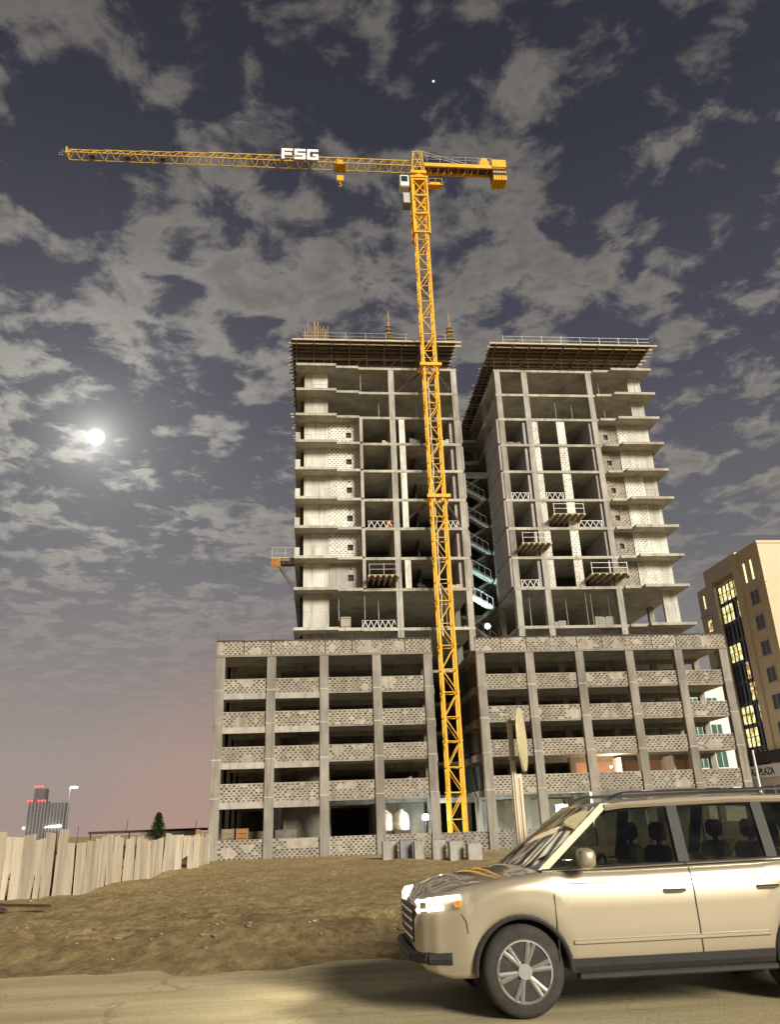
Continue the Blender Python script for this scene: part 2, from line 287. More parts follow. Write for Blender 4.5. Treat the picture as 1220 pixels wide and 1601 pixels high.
# ------------------------------------------------------------------ mesh helpers
class MB:
    def __init__(s): s.v = []; s.f = []; s.m = []
    def add(s, vs, fs, mi=0):
        k = len(s.v); s.v += [tuple(v) for v in vs]; s.f += [tuple(i + k for i in f) for f in fs]; s.m += [mi] * len(fs); return s
    def box(s, x0, x1, y0, y1, z0, z1, mi=0):
        return s.add([(x0, y0, z0), (x1, y0, z0), (x1, y1, z0), (x0, y1, z0), (x0, y0, z1), (x1, y0, z1), (x1, y1, z1), (x0, y1, z1)],
                     [(0, 3, 2, 1), (4, 5, 6, 7), (0, 1, 5, 4), (1, 2, 6, 5), (2, 3, 7, 6), (3, 0, 4, 7)], mi)
    def bev(s, x0, x1, y0, y1, z0, z1, b=.03, mi=0):
        vs = []; 
        for z, ins in ((z0, b), (z0 + b, 0), (z1 - b, 0), (z1, b)):
            for (x, y) in ((x0, y0), (x1, y0), (x1, y1), (x0, y1)):
                sx_ = 1 if x == x0 else -1; sy_ = 1 if y == y0 else -1
                if ins: vs += [(x + sx_ * b, y + sy_ * b, z)]
                else: vs += [(x + sx_ * b, y, z), (x, y + sy_ * b, z)]
        # rings: 0-3 bottom quad, 4-11 oct, 12-19 oct, 20-23 top quad
        fs = [(3, 2, 1, 0), (20, 21, 22, 23)]
        o = [(4, 5), (7, 6), (8, 9), (11, 10)]
        # order oct ring counterclockwise: x0y0:(a=+x,y0),(b=x0,+y)
        r1 = [5, 4, 6, 7, 9, 8, 10, 11]; r2_ = [i + 8 for i in r1]
        for i in range(8): fs.append((r1[i], r1[(i + 1) % 8], r2_[(i + 1) % 8], r2_[i]))
        q = [0, 0, 1, 1, 2, 2, 3, 3]
        for i in range(8):
            j = (i + 1) % 8
            if q[i] == q[j]: fs.append((q[i], r1[j], r1[i])); fs.append((q[i] + 20, r2_[i], r2_[j]))
            else: fs.append((q[i], q[j], r1[j], r1[i])); fs.append((q[i] + 20, r2_[i], r2_[j], q[j] + 20))
        return s.add(vs, fs, mi)
    def bar(s, p, q, r=.05, n=4, mi=0, r1=None, cap=True):
        p = Vector(p); q = Vector(q); d = (q - p)
        if d.length < 1e-6: return s
        d.normalize(); a = d.cross(Vector((0, 0, 1)) if abs(d.z) < .95 else Vector((1, 0, 0))).normalized(); b = d.cross(a)
        r1 = r if r1 is None else r1; vs = []; off = math.pi / n if n == 4 else 0
        for c, rr in ((p, r), (q, r1)):
            for i in range(n):
                t = 2 * math.pi * i / n + off; vs.append(c + (a * math.cos(t) + b * math.sin(t)) * rr)
        fs = [(i, (i + 1) % n, n + (i + 1) % n, n + i) for i in range(n)]
        if cap: fs += [tuple(range(n))[::-1], tuple(range(n, 2 * n))]
        return s.add(vs, fs, mi)
    def tube(s, pts, r=.05, n=6, mi=0):
        for a, b in zip(pts[:-1], pts[1:]): s.bar(a, b, r, n, mi)
        return s
    def prism(s, poly, axis, a, b, mi=0):
        n = len(poly); vs = []
        for c in (a, b):
            for (u, v) in poly: vs.append((c, u, v) if axis == 'x' else (u, c, v) if axis == 'y' else (u, v, c))
        return s.add(vs, [tuple(range(n)), tuple(range(n, 2 * n))[::-1]] + [(i, n + i, n + (i + 1) % n, (i + 1) % n) for i in range(n)], mi)
    def lathe(s, c, prof, n=20, axis='z', mi=0):
        vs = []; fs = []
        for (r, h) in prof:
            for i in range(n):
                t = 2 * math.pi * i / n; u, v = r * math.cos(t), r * math.sin(t)
                vs.append((c[0] + u, c[1] + v, c[2] + h) if axis == 'z' else (c[0] + u, c[1] + h, c[2] + v) if axis == 'y' else (c[0] + h, c[1] + u, c[2] + v))
        for k in range(len(prof) - 1):
            for i in range(n):
                j = (i + 1) % n; fs.append((k * n + i, k * n + j, (k + 1) * n + j, (k + 1) * n + i))
        fs += [tuple(range(n))[::-1], tuple(range((len(prof) - 1) * n, len(prof) * n))]
        return s.add(vs, fs, mi)
    def grid(s, rows, mi=0, mif=None):
        n = len(rows[0]); vs = [p for r in rows for p in r]; k0 = len(s.v); s.v += [tuple(v) for v in vs]
        for i in range(len(rows) - 1):
            for j in range(n - 1):
                s.f.append((k0 + i * n + j, k0 + i * n + j + 1, k0 + (i + 1) * n + j + 1, k0 + (i + 1) * n + j)); s.m.append(mif(i, j) if mif else mi)
        return s
    def mesh(s, name, mats, smooth=False):
        me = bpy.data.meshes.new(name); me.from_pydata(s.v, [], s.f)
        for m in (mats if isinstance(mats, (list, tuple)) else [mats]): me.materials.append(MT[m] if isinstance(m, str) else m)
        me.polygons.foreach_set('material_index', s.m)
        if smooth: me.polygons.foreach_set('use_smooth', [True] * len(me.polygons))
        me.update(); return me
    def build(s, name, mats, parent=None, origin=None, smooth=False, kind=None):
        if origin is not None: s.v = [(v[0] - origin[0], v[1] - origin[1], v[2] - origin[2]) for v in s.v]
        o = bpy.data.objects.new(name, s.mesh(name, mats, smooth)); col.objects.link(o)
        if origin is not None: o.location = origin
        if parent is not None: put(o, parent)
        if kind: o['kind'] = kind
        return o
def wloc(o):
    v = Vector(o.location)
    while o.parent: o = o.parent; v = v + Vector(o.location)
    return v
def put(o, parent):                                # keep the world place under an unrotated parent
    o.parent = parent; o.matrix_parent_inverse = Matrix.Identity(4); o.location = Vector(o.location) - wloc(parent)
def place(mesh, name, loc, parent=None, rot=None, kind=None):
    o = bpy.data.objects.new(name, mesh); col.objects.link(o); o.location = loc
    if rot: o.rotation_euler = rot
    if parent is not None: put(o, parent)
    if kind: o['kind'] = kind
    return o
def tag(o, label, cat, group=None):
    o['label'] = label; o['category'] = cat
    if group: o['group'] = group
    return o
def thing(name, label, cat, loc, group=None):
    o = bpy.data.objects.new(name, None); col.objects.link(o); o.location = loc; o.empty_display_size = .3
    return tag(o, label, cat, group)
def smoothmod(o, lev=1):
    m = o.modifiers.new('sub', 'SUBSURF'); m.levels = lev; m.render_levels = lev

# ------------------------------------------------------------------ ground and road
ROAD = .75
def sst(a, b, x):
    t = min(1, max(0, (x - a) / (b - a))); return t * t * (3 - 2 * t)
rs = np.random.RandomState(5)
waves = [(rs.uniform(.15, 1.6), rs.uniform(0, 6.28), rs.uniform(0, 6.28)) for _ in range(22)]
waves2 = [(rs.uniform(2.2, 7), rs.uniform(0, 6.28), rs.uniform(0, 6.28)) for _ in range(9)]
def bumps(x, y):
    s = 0
    for k, a, ph in waves: s += math.sin(k * (x * math.cos(a) + y * math.sin(a)) + ph) * .028 / (k + .25)
    for k, a, ph in waves2: s += math.sin(k * (x * math.cos(a) + y * math.sin(a)) + ph) * .011
    return s
def gz(x, y):
    e_ = 10.9 + .22 * math.sin(x * .9) + .15 * math.sin(x * 2.3 + 1) + .08 * math.sin(x * 5.1)
    base = ROAD - .06 + .12 * sst(e_ - .3, e_ + 1.5, y)
    z = base - .80 * sst(13, 52, y)
    if y > 10.6:
        amp = sst(10.6, 13.5, y) * (1 - sst(66, 74, y)) * (1 - sst(60, 120, abs(x)))
        z += bumps(x, y) * (.35 + .65 * amp) * (1 if y < 76 else 0)
        z += .10 * math.exp(-((y - 14.2 - .25 * math.sin(x * .5)) / .7) ** 2) * (1 - sst(60, 120, abs(x)))    # low ridge of blown sand
        for (ax, ay, R0, dp) in ((-2.0, 8.0, 9.3, .07), (-2.0, 8.0, 10.75, .06), (3.5, 4.0, 13.6, .06), (3.5, 4.0, 15.1, .05), (-14, 2, 19.5, .05), (-14, 2, 21.0, .05), (0, -30, 46.5, .05), (0, -30, 48.0, .05)):
            q_ = (math.hypot(x - ax, y - ay) - R0) / .17
            if abs(q_) < 4 and y > 12.8: z += dp * (.55 * math.exp(-((abs(q_) - 1.7) / .7) ** 2) - math.exp(-q_ * q_))
    if y < 10.2: z = ROAD - .06
    return z if y < 74 else -0.012
def axis(parts):
    out = []
    for a, b, st in parts: out += list(np.arange(a, b, st))
    return out
grow = [60 * 1.35 ** k for k in range(1, 15)]
xs = [-g for g in grow[::-1]] + axis([(-60, -16, 1.2), (-16, 9, .16), (9, 24, .4), (24, 60.1, 1.2)]) + grow
ys = [-g for g in grow[::-1]] + axis([(-60, 10, 4), (10, 27, .13), (27, 40, .35), (40, 78, .8), (78, 90, 4)]) + [90 + g - 60 for g in grow]
gb = MB(); gb.grid([[(x, y, gz(x, y)) for x in xs] for y in ys])
g = gb.build('ground', 'sand', smooth=True); g['kind'] = 'structure'
rb = MB(); rx = [-900, -200] + list(np.arange(-60, 61, 3.0)) + [200, 900]
rb.grid([[(x, y, ROAD + .004 - .0006 * (y - 5) ** 2 * .2) for x in rx] for y in (-3.2, 0, 3, 6, 9, 11.9)])
rd = rb.build('road', 'asphalt'); rd['kind'] = 'structure'

# ------------------------------------------------------------------ blockwork walls
def blockwork(name, x0, x1, yf, z0, z1, parent, back='mortar', blk='block', bw=.44, bh=.215, fx=.80, fz=.92, th=.2, holes=(), axisx=True, cut=None):
    """a wall whose face stands at yf (towards the camera) with proud dark blocks in running bond; axisx False: wall in the YZ plane, x0..x1 are y"""
    def P(a, d, z): return (a, yf + d, z) if axisx else (yf + d, a, z)
    b = MB()
    if not holes:
        if axisx: b.box(x0, x1, yf, yf + th, z0, z1)
        else: b.box(yf, yf + th, x0, x1, z0, z1)
    else:
        hx0, hx1, hz0, hz1 = holes
        for (a, c, d, e) in ((x0, hx0, z0, z1), (hx1, x1, z0, z1), (hx0, hx1, z0, hz0), (hx0, hx1, hz1, z1)): b.box(a, c, yf, yf + th, d, e)
    wl = b.build('infill_wall', back, parent)
    m = MB(); nz = max(1, round((z1 - z0) / bh)); bh = (z1 - z0) / nz; oz = 0
    patch = [(random.uniform(x0, x1), random.uniform(z0, z1), random.uniform(.15, .5)) for _ in range(random.choice((0, 1, 1, 2)))]
    fx *= random.uniform(.85, 1.08); fz *= random.uniform(.85, 1.05)
    for k in range(nz):
        zc = z0 + oz + (k + .5) * bh; n = int((x1 - x0) / bw) + 2
        for i in range(n):
            xc = x0 + (i + .5 + (.5 if k % 2 else 0)) * bw - bw * .6 + random.uniform(-.02, .02)
            w_, h_ = bw * fx * .5 * random.uniform(.8, 1.12), bh * fz * .5 * random.uniform(.8, 1.12)
            if xc < x0 + .05 or xc > x1 - .05: continue
            if holes and hx0 - .2 < xc < hx1 + .2 and hz0 - .1 < zc < hz1 + .1: continue
            if random.random() < .05 or any(math.hypot((xc - a) * .6, zc - c) < r_ for a, c, r_ in patch): continue
            if cut and cut[0] < xc < cut[1] and cut[2] < zc < cut[3]: continue
            q = [(-w_, 0), (-w_ * .25, -h_), (w_ * .25, -h_), (w_, 0), (w_ * .25, h_), (-w_ * .25, h_)]
            d = -.012 - random.random() * .008
            q = [(min(max(xc + u, x0 + .004), x1 - .004), zc + v) for u, v in q]
            vs = [P(u, d, v) for u, v in q] + [P(u, .004, v) for u, v in q]
            m.add(vs, [tuple(range(6))] + [(i_, 6 + i_, 6 + (i_ + 1) % 6, (i_ + 1) % 6) for i_ in range(6)])
    put(m.build('blockwork', blk, None, kind='stuff'), wl)
    return wl

# ------------------------------------------------------------------ the unfinished building
BL = thing('unfinished_building', 'unfinished concrete building, two towers on a blockwork podium behind the yellow crane', 'building', (15, 76, 0))
PX_L = [-9.22, -4.40, .62, 5.70, 10.72]; PX_R = [15.93, 20.87, 25.95, 31.10, 36.20, 40.95]
OP = [4.6, 8.0, 11.15, 14.25, 17.82]                # undersides of the edge beams
SI = [1.6, 6.24, 9.45, 12.6, 15.66]                 # sill tops
FL = [0, 5.1, 8.42, 11.6, 14.68, 18.25]             # floor tops
TOP = 19.35; YF = 76.0; CW = .42
def part(name, mat, b, smooth=False): return b.build(name, mat, BL, smooth=smooth)
for wing, PX in enumerate((PX_L, PX_R)):
    xa, xb = PX[0] - CW, PX[-1] + CW
    for k in range(1, 6):
        part('floor_slab', 'slab', MB().box(xa + .05, xb - .05, YF + .32, 103.8, FL[k] - .28, FL[k]))
        for yb in (82.2, 88.2, 94.2, 100.0):            # downstand beams seen from below
            part('beam', 'conc', MB().box(xa + .1, xb - .1, yb - .2, yb + .2, FL[k] - .75, FL[k] - .282))
    for i, x in enumerate(PX):
        zs = [0] + [f - .02 for f in FL[1:6]]
        for k in range(5):
            j = random.uniform(-.012, .012)
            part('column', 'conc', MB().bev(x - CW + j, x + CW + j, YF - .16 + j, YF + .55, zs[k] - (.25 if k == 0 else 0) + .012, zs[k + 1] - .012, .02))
            part('column_joint', 'slab', MB().box(x - CW - .02, x + CW + .02, YF - .17, YF + .5, zs[k + 1] - .05, zs[k + 1] + .05)) if k < 4 else None
        for yb in (82.2, 88.2, 94.2): part('inner_column', 'conc', MB().box(x - .3 + .35 * (wing == 0), x + .3 + .35 * (wing == 0), yb - .3, yb + .3, -.1, 18.2))
    for k in range(5):
        for i in range(len(PX) - 1):
            a, b_ = PX[i] + CW, PX[i + 1] - CW
            deep = wing == 0 and i < 2
            if k < 4:
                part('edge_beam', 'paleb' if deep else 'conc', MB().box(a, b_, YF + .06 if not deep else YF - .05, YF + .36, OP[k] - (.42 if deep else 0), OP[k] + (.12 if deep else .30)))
                blockwork('w', a + .002, b_ - .002, YF + .02, OP[k] + (.13 if deep else .16), SI[k + 1], BL)
                part('wall_coping', 'mortar', MB().box(a, b_, YF + .0, YF + .26, SI[k + 1] + .003, SI[k + 1] + .075))
            else:
                part('edge_beam', 'conc', MB().box(a, b_, YF + .06, YF + .36, OP[4], FL[5] - .003))
            if k == 0:
                if wing == 0 and i == 1:
                    part('plaster_patch', 'mortar', MB().box(a + 1.2, b_ - .2, YF - .012, YF + .01, .75, 1.55))
                blockwork('w', a + .002, b_ - .002, YF + .02, -.25, SI[0], BL, back='conc' if wing else 'mortar')
    # parapet with short panels between thin posts
    n = 8 if wing == 0 else 10; step = (xb - xa) / n
    part('parapet_beam', 'conc', MB().box(xa - .02, xb + .02, YF - .22, YF + .3, 17.80, 18.02))
    for i in range(n):
        blockwork('w', xa + i * step + .06, xa + (i + 1) * step - .06, YF - .18, 18.024, TOP - .06, BL, fx=.76, fz=.9)
    for i in range(n + 1): part('parapet_post', 'dsteel' if i % 3 else 'conc', MB().box(xa + i * step - .055, xa + i * step + .055, YF - .2, YF + .05, 18.024, TOP - .02))
    cp = MB()
    for i in range(n * 2):
        u = xa + i * step / 2; cp.box(u, u + step / 2 - .02, YF - .24 + random.uniform(-.03, .03), YF + .1, TOP - .058, TOP + random.uniform(.0, .09))
    part('parapet_cap', 'inner', cp)
    for i in range(0, n + 1, 1): part('starter_bar', 'dsteel', MB().bar((xa + i * step, YF, TOP), (xa + i * step + random.uniform(-.1, .1), YF, TOP + random.uniform(.5, 1.1)), .025))
    # back wall and partitions inside
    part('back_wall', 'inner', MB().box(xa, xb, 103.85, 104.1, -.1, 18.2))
# partitions seen inside the podium by the fence
for (x0, x1, z0, z1) in ((-1.9, .25, 14.7, 16.4), (-1.9, .3, 8.45, 10.9), (-1.8, .3, 5.12, 7.4), (-3.2, -1.4, 0, 4.2), (-1.4, .2, 0, 4.5)):
    part('partition', 'part', MB().box(x0, x1, 79.4, 79.6, z0, z1))
part('partition', 'part', MB().box(-7.5, -4.9, 78.6, 78.8, 0, 2.25)); part('partition', 'part', MB().box(-3.9, -1.95, 78.4, 78.6, 0, 2.3))
# podium flanks along the gap
for x, xs_ in ((11.2, 1), (15.42, -1)):
    for k in range(5): part('flank_beam', 'conc', MB().box(x - .15, x + .15, 76.9, 103.7, FL[k + 1] - .62, FL[k + 1] - .01))
for k in range(1, 5):
    for ya in (77.2, 83, 89): part('flank_wall', 'inner', MB().box(15.5, 15.7, ya, ya + 4.6, FL[k] + .01, FL[k] + 2.3))
# dark back of the gap with floors
for k in range(1, 6): part('gap_slab', 'slab', MB().box(11.4, 15.2, 87, 103.5, FL[k] - .3, FL[k]))
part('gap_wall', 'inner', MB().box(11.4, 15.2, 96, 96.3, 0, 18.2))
part('gap_beam', 'paleb', MB().box(11.15, 15.5, 79.3, 79.7, 4.15, 4.6)); part('gap_wall', 'conc', MB().box(15.1, 15.38, 79.0, 79.4, -.1, 4.6))
blockwork('w', 11.16, 15.49, YF + .06, -.25, 1.55, BL, back='conc')
# left flank columns towards the fence
for yb in (82.2, 88.2, 94.2, 100): part('column', 'conc', MB().box(-9.5, -8.9, yb - .3, yb + .3, -.1, 18.2))

# ---- towers
LV = [21.19, 25.40, 28.83, 32.21, 35.58, 39.06, 42.41, 45.74, 48.99, 52.28]     # J I H G F E D C B A floor tops
YT = 79.0; TH = .30
def core_piece(x0, x1, y, z0, z1, n=3):
    b = MB(); st = (x1 - x0) / n; hs = z0 + (z1 - z0) * .52
    for i in range(n):
        for (a, c) in ((z0, hs), (hs, z1)):
            d = random.uniform(0, .035); b.box(x0 + i * st + .008, x0 + (i + 1) * st - .008, y + d, y + .5, a + .006, c - .006)
    b.box(x0 + .02, x1 - .02, y + .05, y + .45, z0, z1)
    return part('core_wall', 'core', b)
lz = [18.3] + LV
# left tower
for k, z in enumerate(LV):
    part('floor_slab', 'slab', MB().prism([(-2.45, YT - .75), (2.15, YT - .75), (2.15, YT - .28), (4.75, YT - .28), (4.75, YT), (16.35, YT), (16.35, 106), (-2.45, 106)], 'z', z - TH, z))
    zb, zt = lz[k], z - TH
    core_piece(-1.52, 1.2, 80.1, zb + .002, zt - .002)
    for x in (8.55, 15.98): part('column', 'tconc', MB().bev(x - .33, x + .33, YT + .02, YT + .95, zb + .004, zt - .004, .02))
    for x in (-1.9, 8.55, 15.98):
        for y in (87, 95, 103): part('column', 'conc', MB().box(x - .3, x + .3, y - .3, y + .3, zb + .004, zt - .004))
    part('side_wall', 'inner', MB().box(-1.9, -1.6, 81, 86, zb + .004, zt - .004))
    if 3 <= k + 1 <= 8 or k == 2:
        pass
    if 2 <= k <= 7:
        if k > 2:
            blockwork('w', 1.22, 4.72, 80.12, zb + .01, zt - .01, BL, back='wmortar', blk='wblock', bw=.46, bh=.23, fx=.5, fz=.62, holes=(3.22, 3.84, zb + 1.15, zb + 1.85))
        else:
            b = MB()
            for (a, c, d, e) in ((1.22, 3.22, zb, zt), (3.84, 4.72, zb, zt), (3.22, 3.84, zb, zb + 1.15), (3.22, 3.84, zb + 1.85, zt)): b.box(a, c, 80.12, 80.35, d + .004, e - .004)
            part('infill_wall', 'cblock', b)
        part('opening_shade', 'black', MB().box(3.1, 3.95, 80.36, 80.4, zb + 1.0, zb + 2.0))  # black sheet behind the hole stands in for the shade inside
        part('hole_shade', 'black', MB().lathe((3.55, 80.10, zb + 2.5), [(.11, 0), (.11, .04)], 10, 'y'))  # flat black disc stands in for the shade in a round hole
        part('fin_wall', 'slab', MB().box(4.74, 5.08, YT - .26, 86, zb + .004, zt - .004))
        part('fin_wall', 'conc', MB().box(8.1, 8.2, YT + .4, 86, zb + .004, zt - .004))
        if k != 3: part('white_pier', 'wmortar', MB().bev(9.25, 9.9, YT + .04, YT + .35, zb + .004, zt - .004, .02))
        part('fin_wall', 'lav', MB().box(15.15, 15.62, YT + .5, 86, zb + .004, zt - .004))
        blockwork('w', YT + .1, 86, 16.36, zb + .1, zt - .05, BL, back='lav', blk='inner', axisx=False, th=.14)
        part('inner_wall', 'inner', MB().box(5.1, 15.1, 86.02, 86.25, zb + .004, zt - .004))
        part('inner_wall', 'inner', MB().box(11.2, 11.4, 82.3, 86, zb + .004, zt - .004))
        part('balcony_wall', 'core', MB().box(-2.43, -1.9, YT - .6, YT - .45, zb + .004, zb + .95)) if k > 2 else None
        part('balcony_side', 'core', MB().box(-2.44, -2.3, YT - .44, 85, zb + .004, zb + 1.0)) if k > 2 else None
# right tower
for k, z in enumerate(LV):
    part('floor_slab', 'slab', MB().prism([(20.85, YT), (33.0, YT), (33.0, YT - .25), (35.0, YT - .25), (35.0, YT - .8), (39.95, YT - .8), (39.95, 106), (20.85, 106)], 'z', z - TH, z))
    zb, zt = lz[k], z - TH
    core_piece(37.6, 39.2, 80.1, zb + .002, zt - .002, 2)
    for x in (21.25, 24.5, 32.35): part('column', 'tconc', MB().bev(x - .33, x + .33, YT + .02, YT + .95, zb + .004, zt - .004, .02))
    for x in (21.25, 32.35, 39.0):
        for y in (87, 95, 103): part('column', 'conc', MB().box(x - .3, x + .3, y - .3, y + .3, zb + .004, zt - .004))
    if 2 <= k <= 7:
        sx0 = 33.66 + random.uniform(-.05, .05)
        blockwork('w', 32.75, 35.28, 80.16, zb + .01, zt - .01, BL, back='mortar', blk='inner', fx=.5, fz=.6, holes=(33.62, 34.16, zb + 1.2, zb + 1.85))
        part('opening_shade', 'black', MB().box(33.5, 34.3, 80.37, 80.42, zb + 1.0, zb + 2.0))  # black sheet painted as the shade behind this hole
        part('hole_shade', 'black', MB().lathe((33.8, 80.13, zb + 2.55), [(.1, 0), (.1, .04)], 10, 'y'))  # black disc painted as the shade of a small round hole
        blockwork('w', 35.3, 37.58, 80.06, zb + .01, zt - .01, BL, back='wmortar', blk='wblock', bw=.46, bh=.23, fx=.40, fz=.5)
        part('fin_wall', 'lav', MB().box(31.7, 31.98, YT + .3, 86, zb + .004, zt - .004))
        part('fin_wall', 'lav', MB().box(23.75, 24.1, YT + .3, 86, zb + .004, zt - .004))
        for x0, x1 in ((24.86, 25.5), (27.75, 28.7)):
            blockwork('w', x0, x1, YT + .12, zb + .01, zt - .01, BL, back='wmortar', blk='wblock', bw=.42, bh=.30, fx=.38, fz=.42, th=.24)
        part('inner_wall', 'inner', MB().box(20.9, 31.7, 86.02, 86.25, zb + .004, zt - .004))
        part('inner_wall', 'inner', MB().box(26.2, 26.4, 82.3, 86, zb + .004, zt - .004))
        blockwork('w', YT + .2, 85.4, 20.60, zb + .06, zt + .14, BL, back='lav', blk='inner', axisx=False, th=.22, fx=.4, fz=.4)
        part('wall_return', 'lav', MB().box(20.62, 20.84, YT + .02, YT + .18, zb + .06, zt + .12))
# link and stairs between the towers
for k, z in enumerate(LV[:9]):
    part('link_slab', 'slab', MB().box(16.4, 20.8, 91, 104, z - .35, z))
    part('link_wall', 'inner', MB().box(16.4, 20.8, 94, 94.25, z + .004, z + 2.9))
part('link_beam', 'paleb', MB().box(16.42, 20.8, 86.8, 87.1, 41.7, 42.4)); part('link_beam', 'paleb', MB().box(16.42, 20.8, 90.6, 90.95, 45.2, 45.75))
for k in range(6):
    z0, z1 = LV[k], LV[k + 1]; zm = (z0 + z1) / 2
    for (xa, xb, za, zb_, y0, y1) in ((20.3, 17.6, z0, zm, 87.0, 88.3), (17.6, 20.3, zm, z1, 88.4, 89.7)):
        st = MB(); st.prism([(xa, za - .25), (xb, zb_ - .25), (xb, zb_), (xa, za)], 'y', y0, y1)
        for i in range(9):
            t0, t1 = i / 9, (i + 1) / 9; u0, u1 = xa + (xb - xa) * t0, xa + (xb - xa) * t1
            st.box(min(u0, u1), max(u0, u1), y0 + .02, y1 - .02, za + (zb_ - za) * t0 - .02, za + (zb_ - za) * t1 + .01)
        part('stair_flight', 'core', st)
    part('stair_landing', 'slab', MB().box(16.7, 17.62, 87, 89.7, zm - .25, zm - .004))
    part('stair_landing', 'slab', MB().box(20.28, 20.58, 87, 91, z1 - .25, z1 - .004))
    rl = MB()
    rl.tube([(20.3, 86.98, z0 + 1), (17.6, 86.98, zm + 1)], .03, 4)
    for i in range(5): t = i / 4; rl.bar((20.3 - 2.7 * t, 86.98, z0 + (zm - z0) * t), (20.3 - 2.7 * t, 86.98, z0 + (zm - z0) * t + 1), .025)
    part('stair_rail', 'white', rl)
# rebar standing above the tower by the crane
b = MB()
for i in range(13):
    x = -1.5 + i * .225; b.bar((x, 80.2, 55.4), (x + random.uniform(-.04, .04), 80.2, 58.9 + random.uniform(-.6, .5)), .045)
    b.bar((x, 80.8, 55.4), (x, 80.8, 58.5 + random.uniform(-.4, .4)), .035)
for j in range(5): b.bar((-2.2 + .12 * j, 80.15, 55.95 + j * .45), (1.9 - .12 * j, 80.15, 55.95 + j * .45), .045)
for x in (-.35, .05): b.bar((x, 80.1, 55.4), (x, 80.1, 59.2), .09)
part('starter_bars', 'rebar', b)
for x in (8.55, 15.98):
    b = MB()
    for dx in (-.28, -.1, .1, .28):
        for dy in (-.25, .25): b.bar((x + dx, 79.4 + dy, 55.4), (x + dx * .35, 79.4 + dy * .35, 58.8), .03); b.bar((x + dx * .35, 79.4 + dy * .35, 58.8), (x + dx * .15, 79.4, 60.3 + random.uniform(-.4, .3)), .022)
    for j in range(5):
        q = .62 - j * .08; zz = 56 + j * .55
        b.box(x - q, x + q, 79.4 - q, 79.4 + q, zz, zz + .07)
    part('starter_bars', 'rebar', b)

# ---- formwork decks on the two towers
def formwork(x0, x1, ylab, label, zd=55.35):
    t = thing('formwork_deck', label, 'formwork', ((x0 + x1) / 2, 90, 52.28), 'formwork decks on the towers')
    MB().box(x0 + .5, x1 - .5, 78.6, 106, zd + .22, zd + .32).build('deck_panel', 'deckply', t)
    jm = {}
    for i in range(34):
        y = 78.2 + i * .82; e0 = random.uniform(0, .8); e1 = random.uniform(0, .8)
        b = MB(); b.box(x0 + e0 - .2, x1 - e1 + .2, y - .06, y + .06, zd, zd + .2)
        j = b.build('joist', 'ply' if (i < 2 or random.random() < .4) else 'timber', t)
    xs_ = np.arange(x0 + 1.0, x1 - .6, 2.1)
    for x in xs_: MB().box(x - .06, x + .06, 78.0, 105.8, zd - .2, zd - .003).build('bearer', 'timber', t)
    for x in xs_:
        for y in (80.2, 82.6, 85, 88.5): MB().bar((x, y, 52.285), (x, y, zd - .2), .035, 6).build('prop', 'dsteel', t)
    for zz in (53.2, 54.2):
        for y in (80.2, 82.6): MB().bar((x0 + 1, y - .06, zz), (x1 - 1, y - .06, zz), .028, 4).build('ledger', 'dsteel', t)
    for i, x in enumerate(xs_[:-1]):
        if i % 2: MB().bar((x, 80.28, 52.4), (xs_[i + 1], 80.28, 54.9), .025, 4).build('brace', 'dsteel', t)
    for zz in (.55, 1.05): MB().bar((x0 + 2, 78.6, zd + .32 + zz), (x1 - .6, 78.6, zd + .32 + zz), .02, 4).build('edge_rail', 'steel', t)
    for x in np.arange(x0 + 2, x1 - .5, 2.4): MB().bar((x, 78.6, zd + .3), (x, 78.6, zd + 1.45), .025, 4).build('rail_post', 'steel', t)
    return t
formwork(-3.5, 17.0, 0, 'timber formwork deck on props topping the tower with the crane against it')
formwork(20.3, 41.2, 0, 'timber formwork deck on props topping the tower across the gap from the crane')

# ------------------------------------------------------------------ tower crane
CX, CY = 12.95, 77.5; CZ0 = 0.0; HT = 79.0; hw = .72
CR = thing('tower_crane', 'tall yellow lattice tower crane with long jib lettered FSG', 'crane', (CX, CY, CZ0))
MB().bev(CX - 2, CX + 2, CY - 1.2, CY + 2, -.3, .35, .05).build('base_block', 'conc', CR)
SEC = 4.6; ns = int((HT - .35) / SEC)
def sect(flip):
    b = MB()
    for sx_ in (-1, 1):
        for sy_ in (-1, 1): b.box(sx_ * hw - .11, sx_ * hw + .11, sy_ * hw - .11, sy_ * hw + .11, .0, SEC - .012)
    for zz in (.05, SEC / 2):
        for s_ in (-1, 1):
            b.bar((-hw, s_ * hw, zz), (hw, s_ * hw, zz), .055); b.bar((s_ * hw, -hw, zz), (s_ * hw, hw, zz), .055)
    for i, (za, zb_) in enumerate(((.05, SEC / 2), (SEC / 2, SEC + .03))):
        q = 1 if (i + flip) % 2 else -1
        for s_ in (-1, 1):
            b.bar((-hw * q, s_ * hw, za), (hw * q, s_ * hw, zb_), .06); b.bar((s_ * hw, -hw * q, za), (s_ * hw, hw * q, zb_), .06)
    for sx_ in (-1, 1):
        for sy_ in (-1, 1): b.box(sx_ * hw - .15, sx_ * hw + .15, sy_ * hw - .15, sy_ * hw + .15, -.0, .16)
    return b.mesh('mast_section', 'yellow')
sm = sect(0)
for i in range(ns): place(sm, 'mast_section', (CX, CY, .35 + i * SEC), CR)
ztop = .35 + ns * SEC
# white conduit / cable lit behind the lattice
b = MB(); pz = 20
while pz < 50:
    b.bar((CX - .25 + random.uniform(-.05, .05), CY + .35, pz), (CX - .25 + random.uniform(-.12, .12), CY + .35, pz + 1.4), .07, 6); pz += 1.45
b.build('cable_hose', 'white', CR)
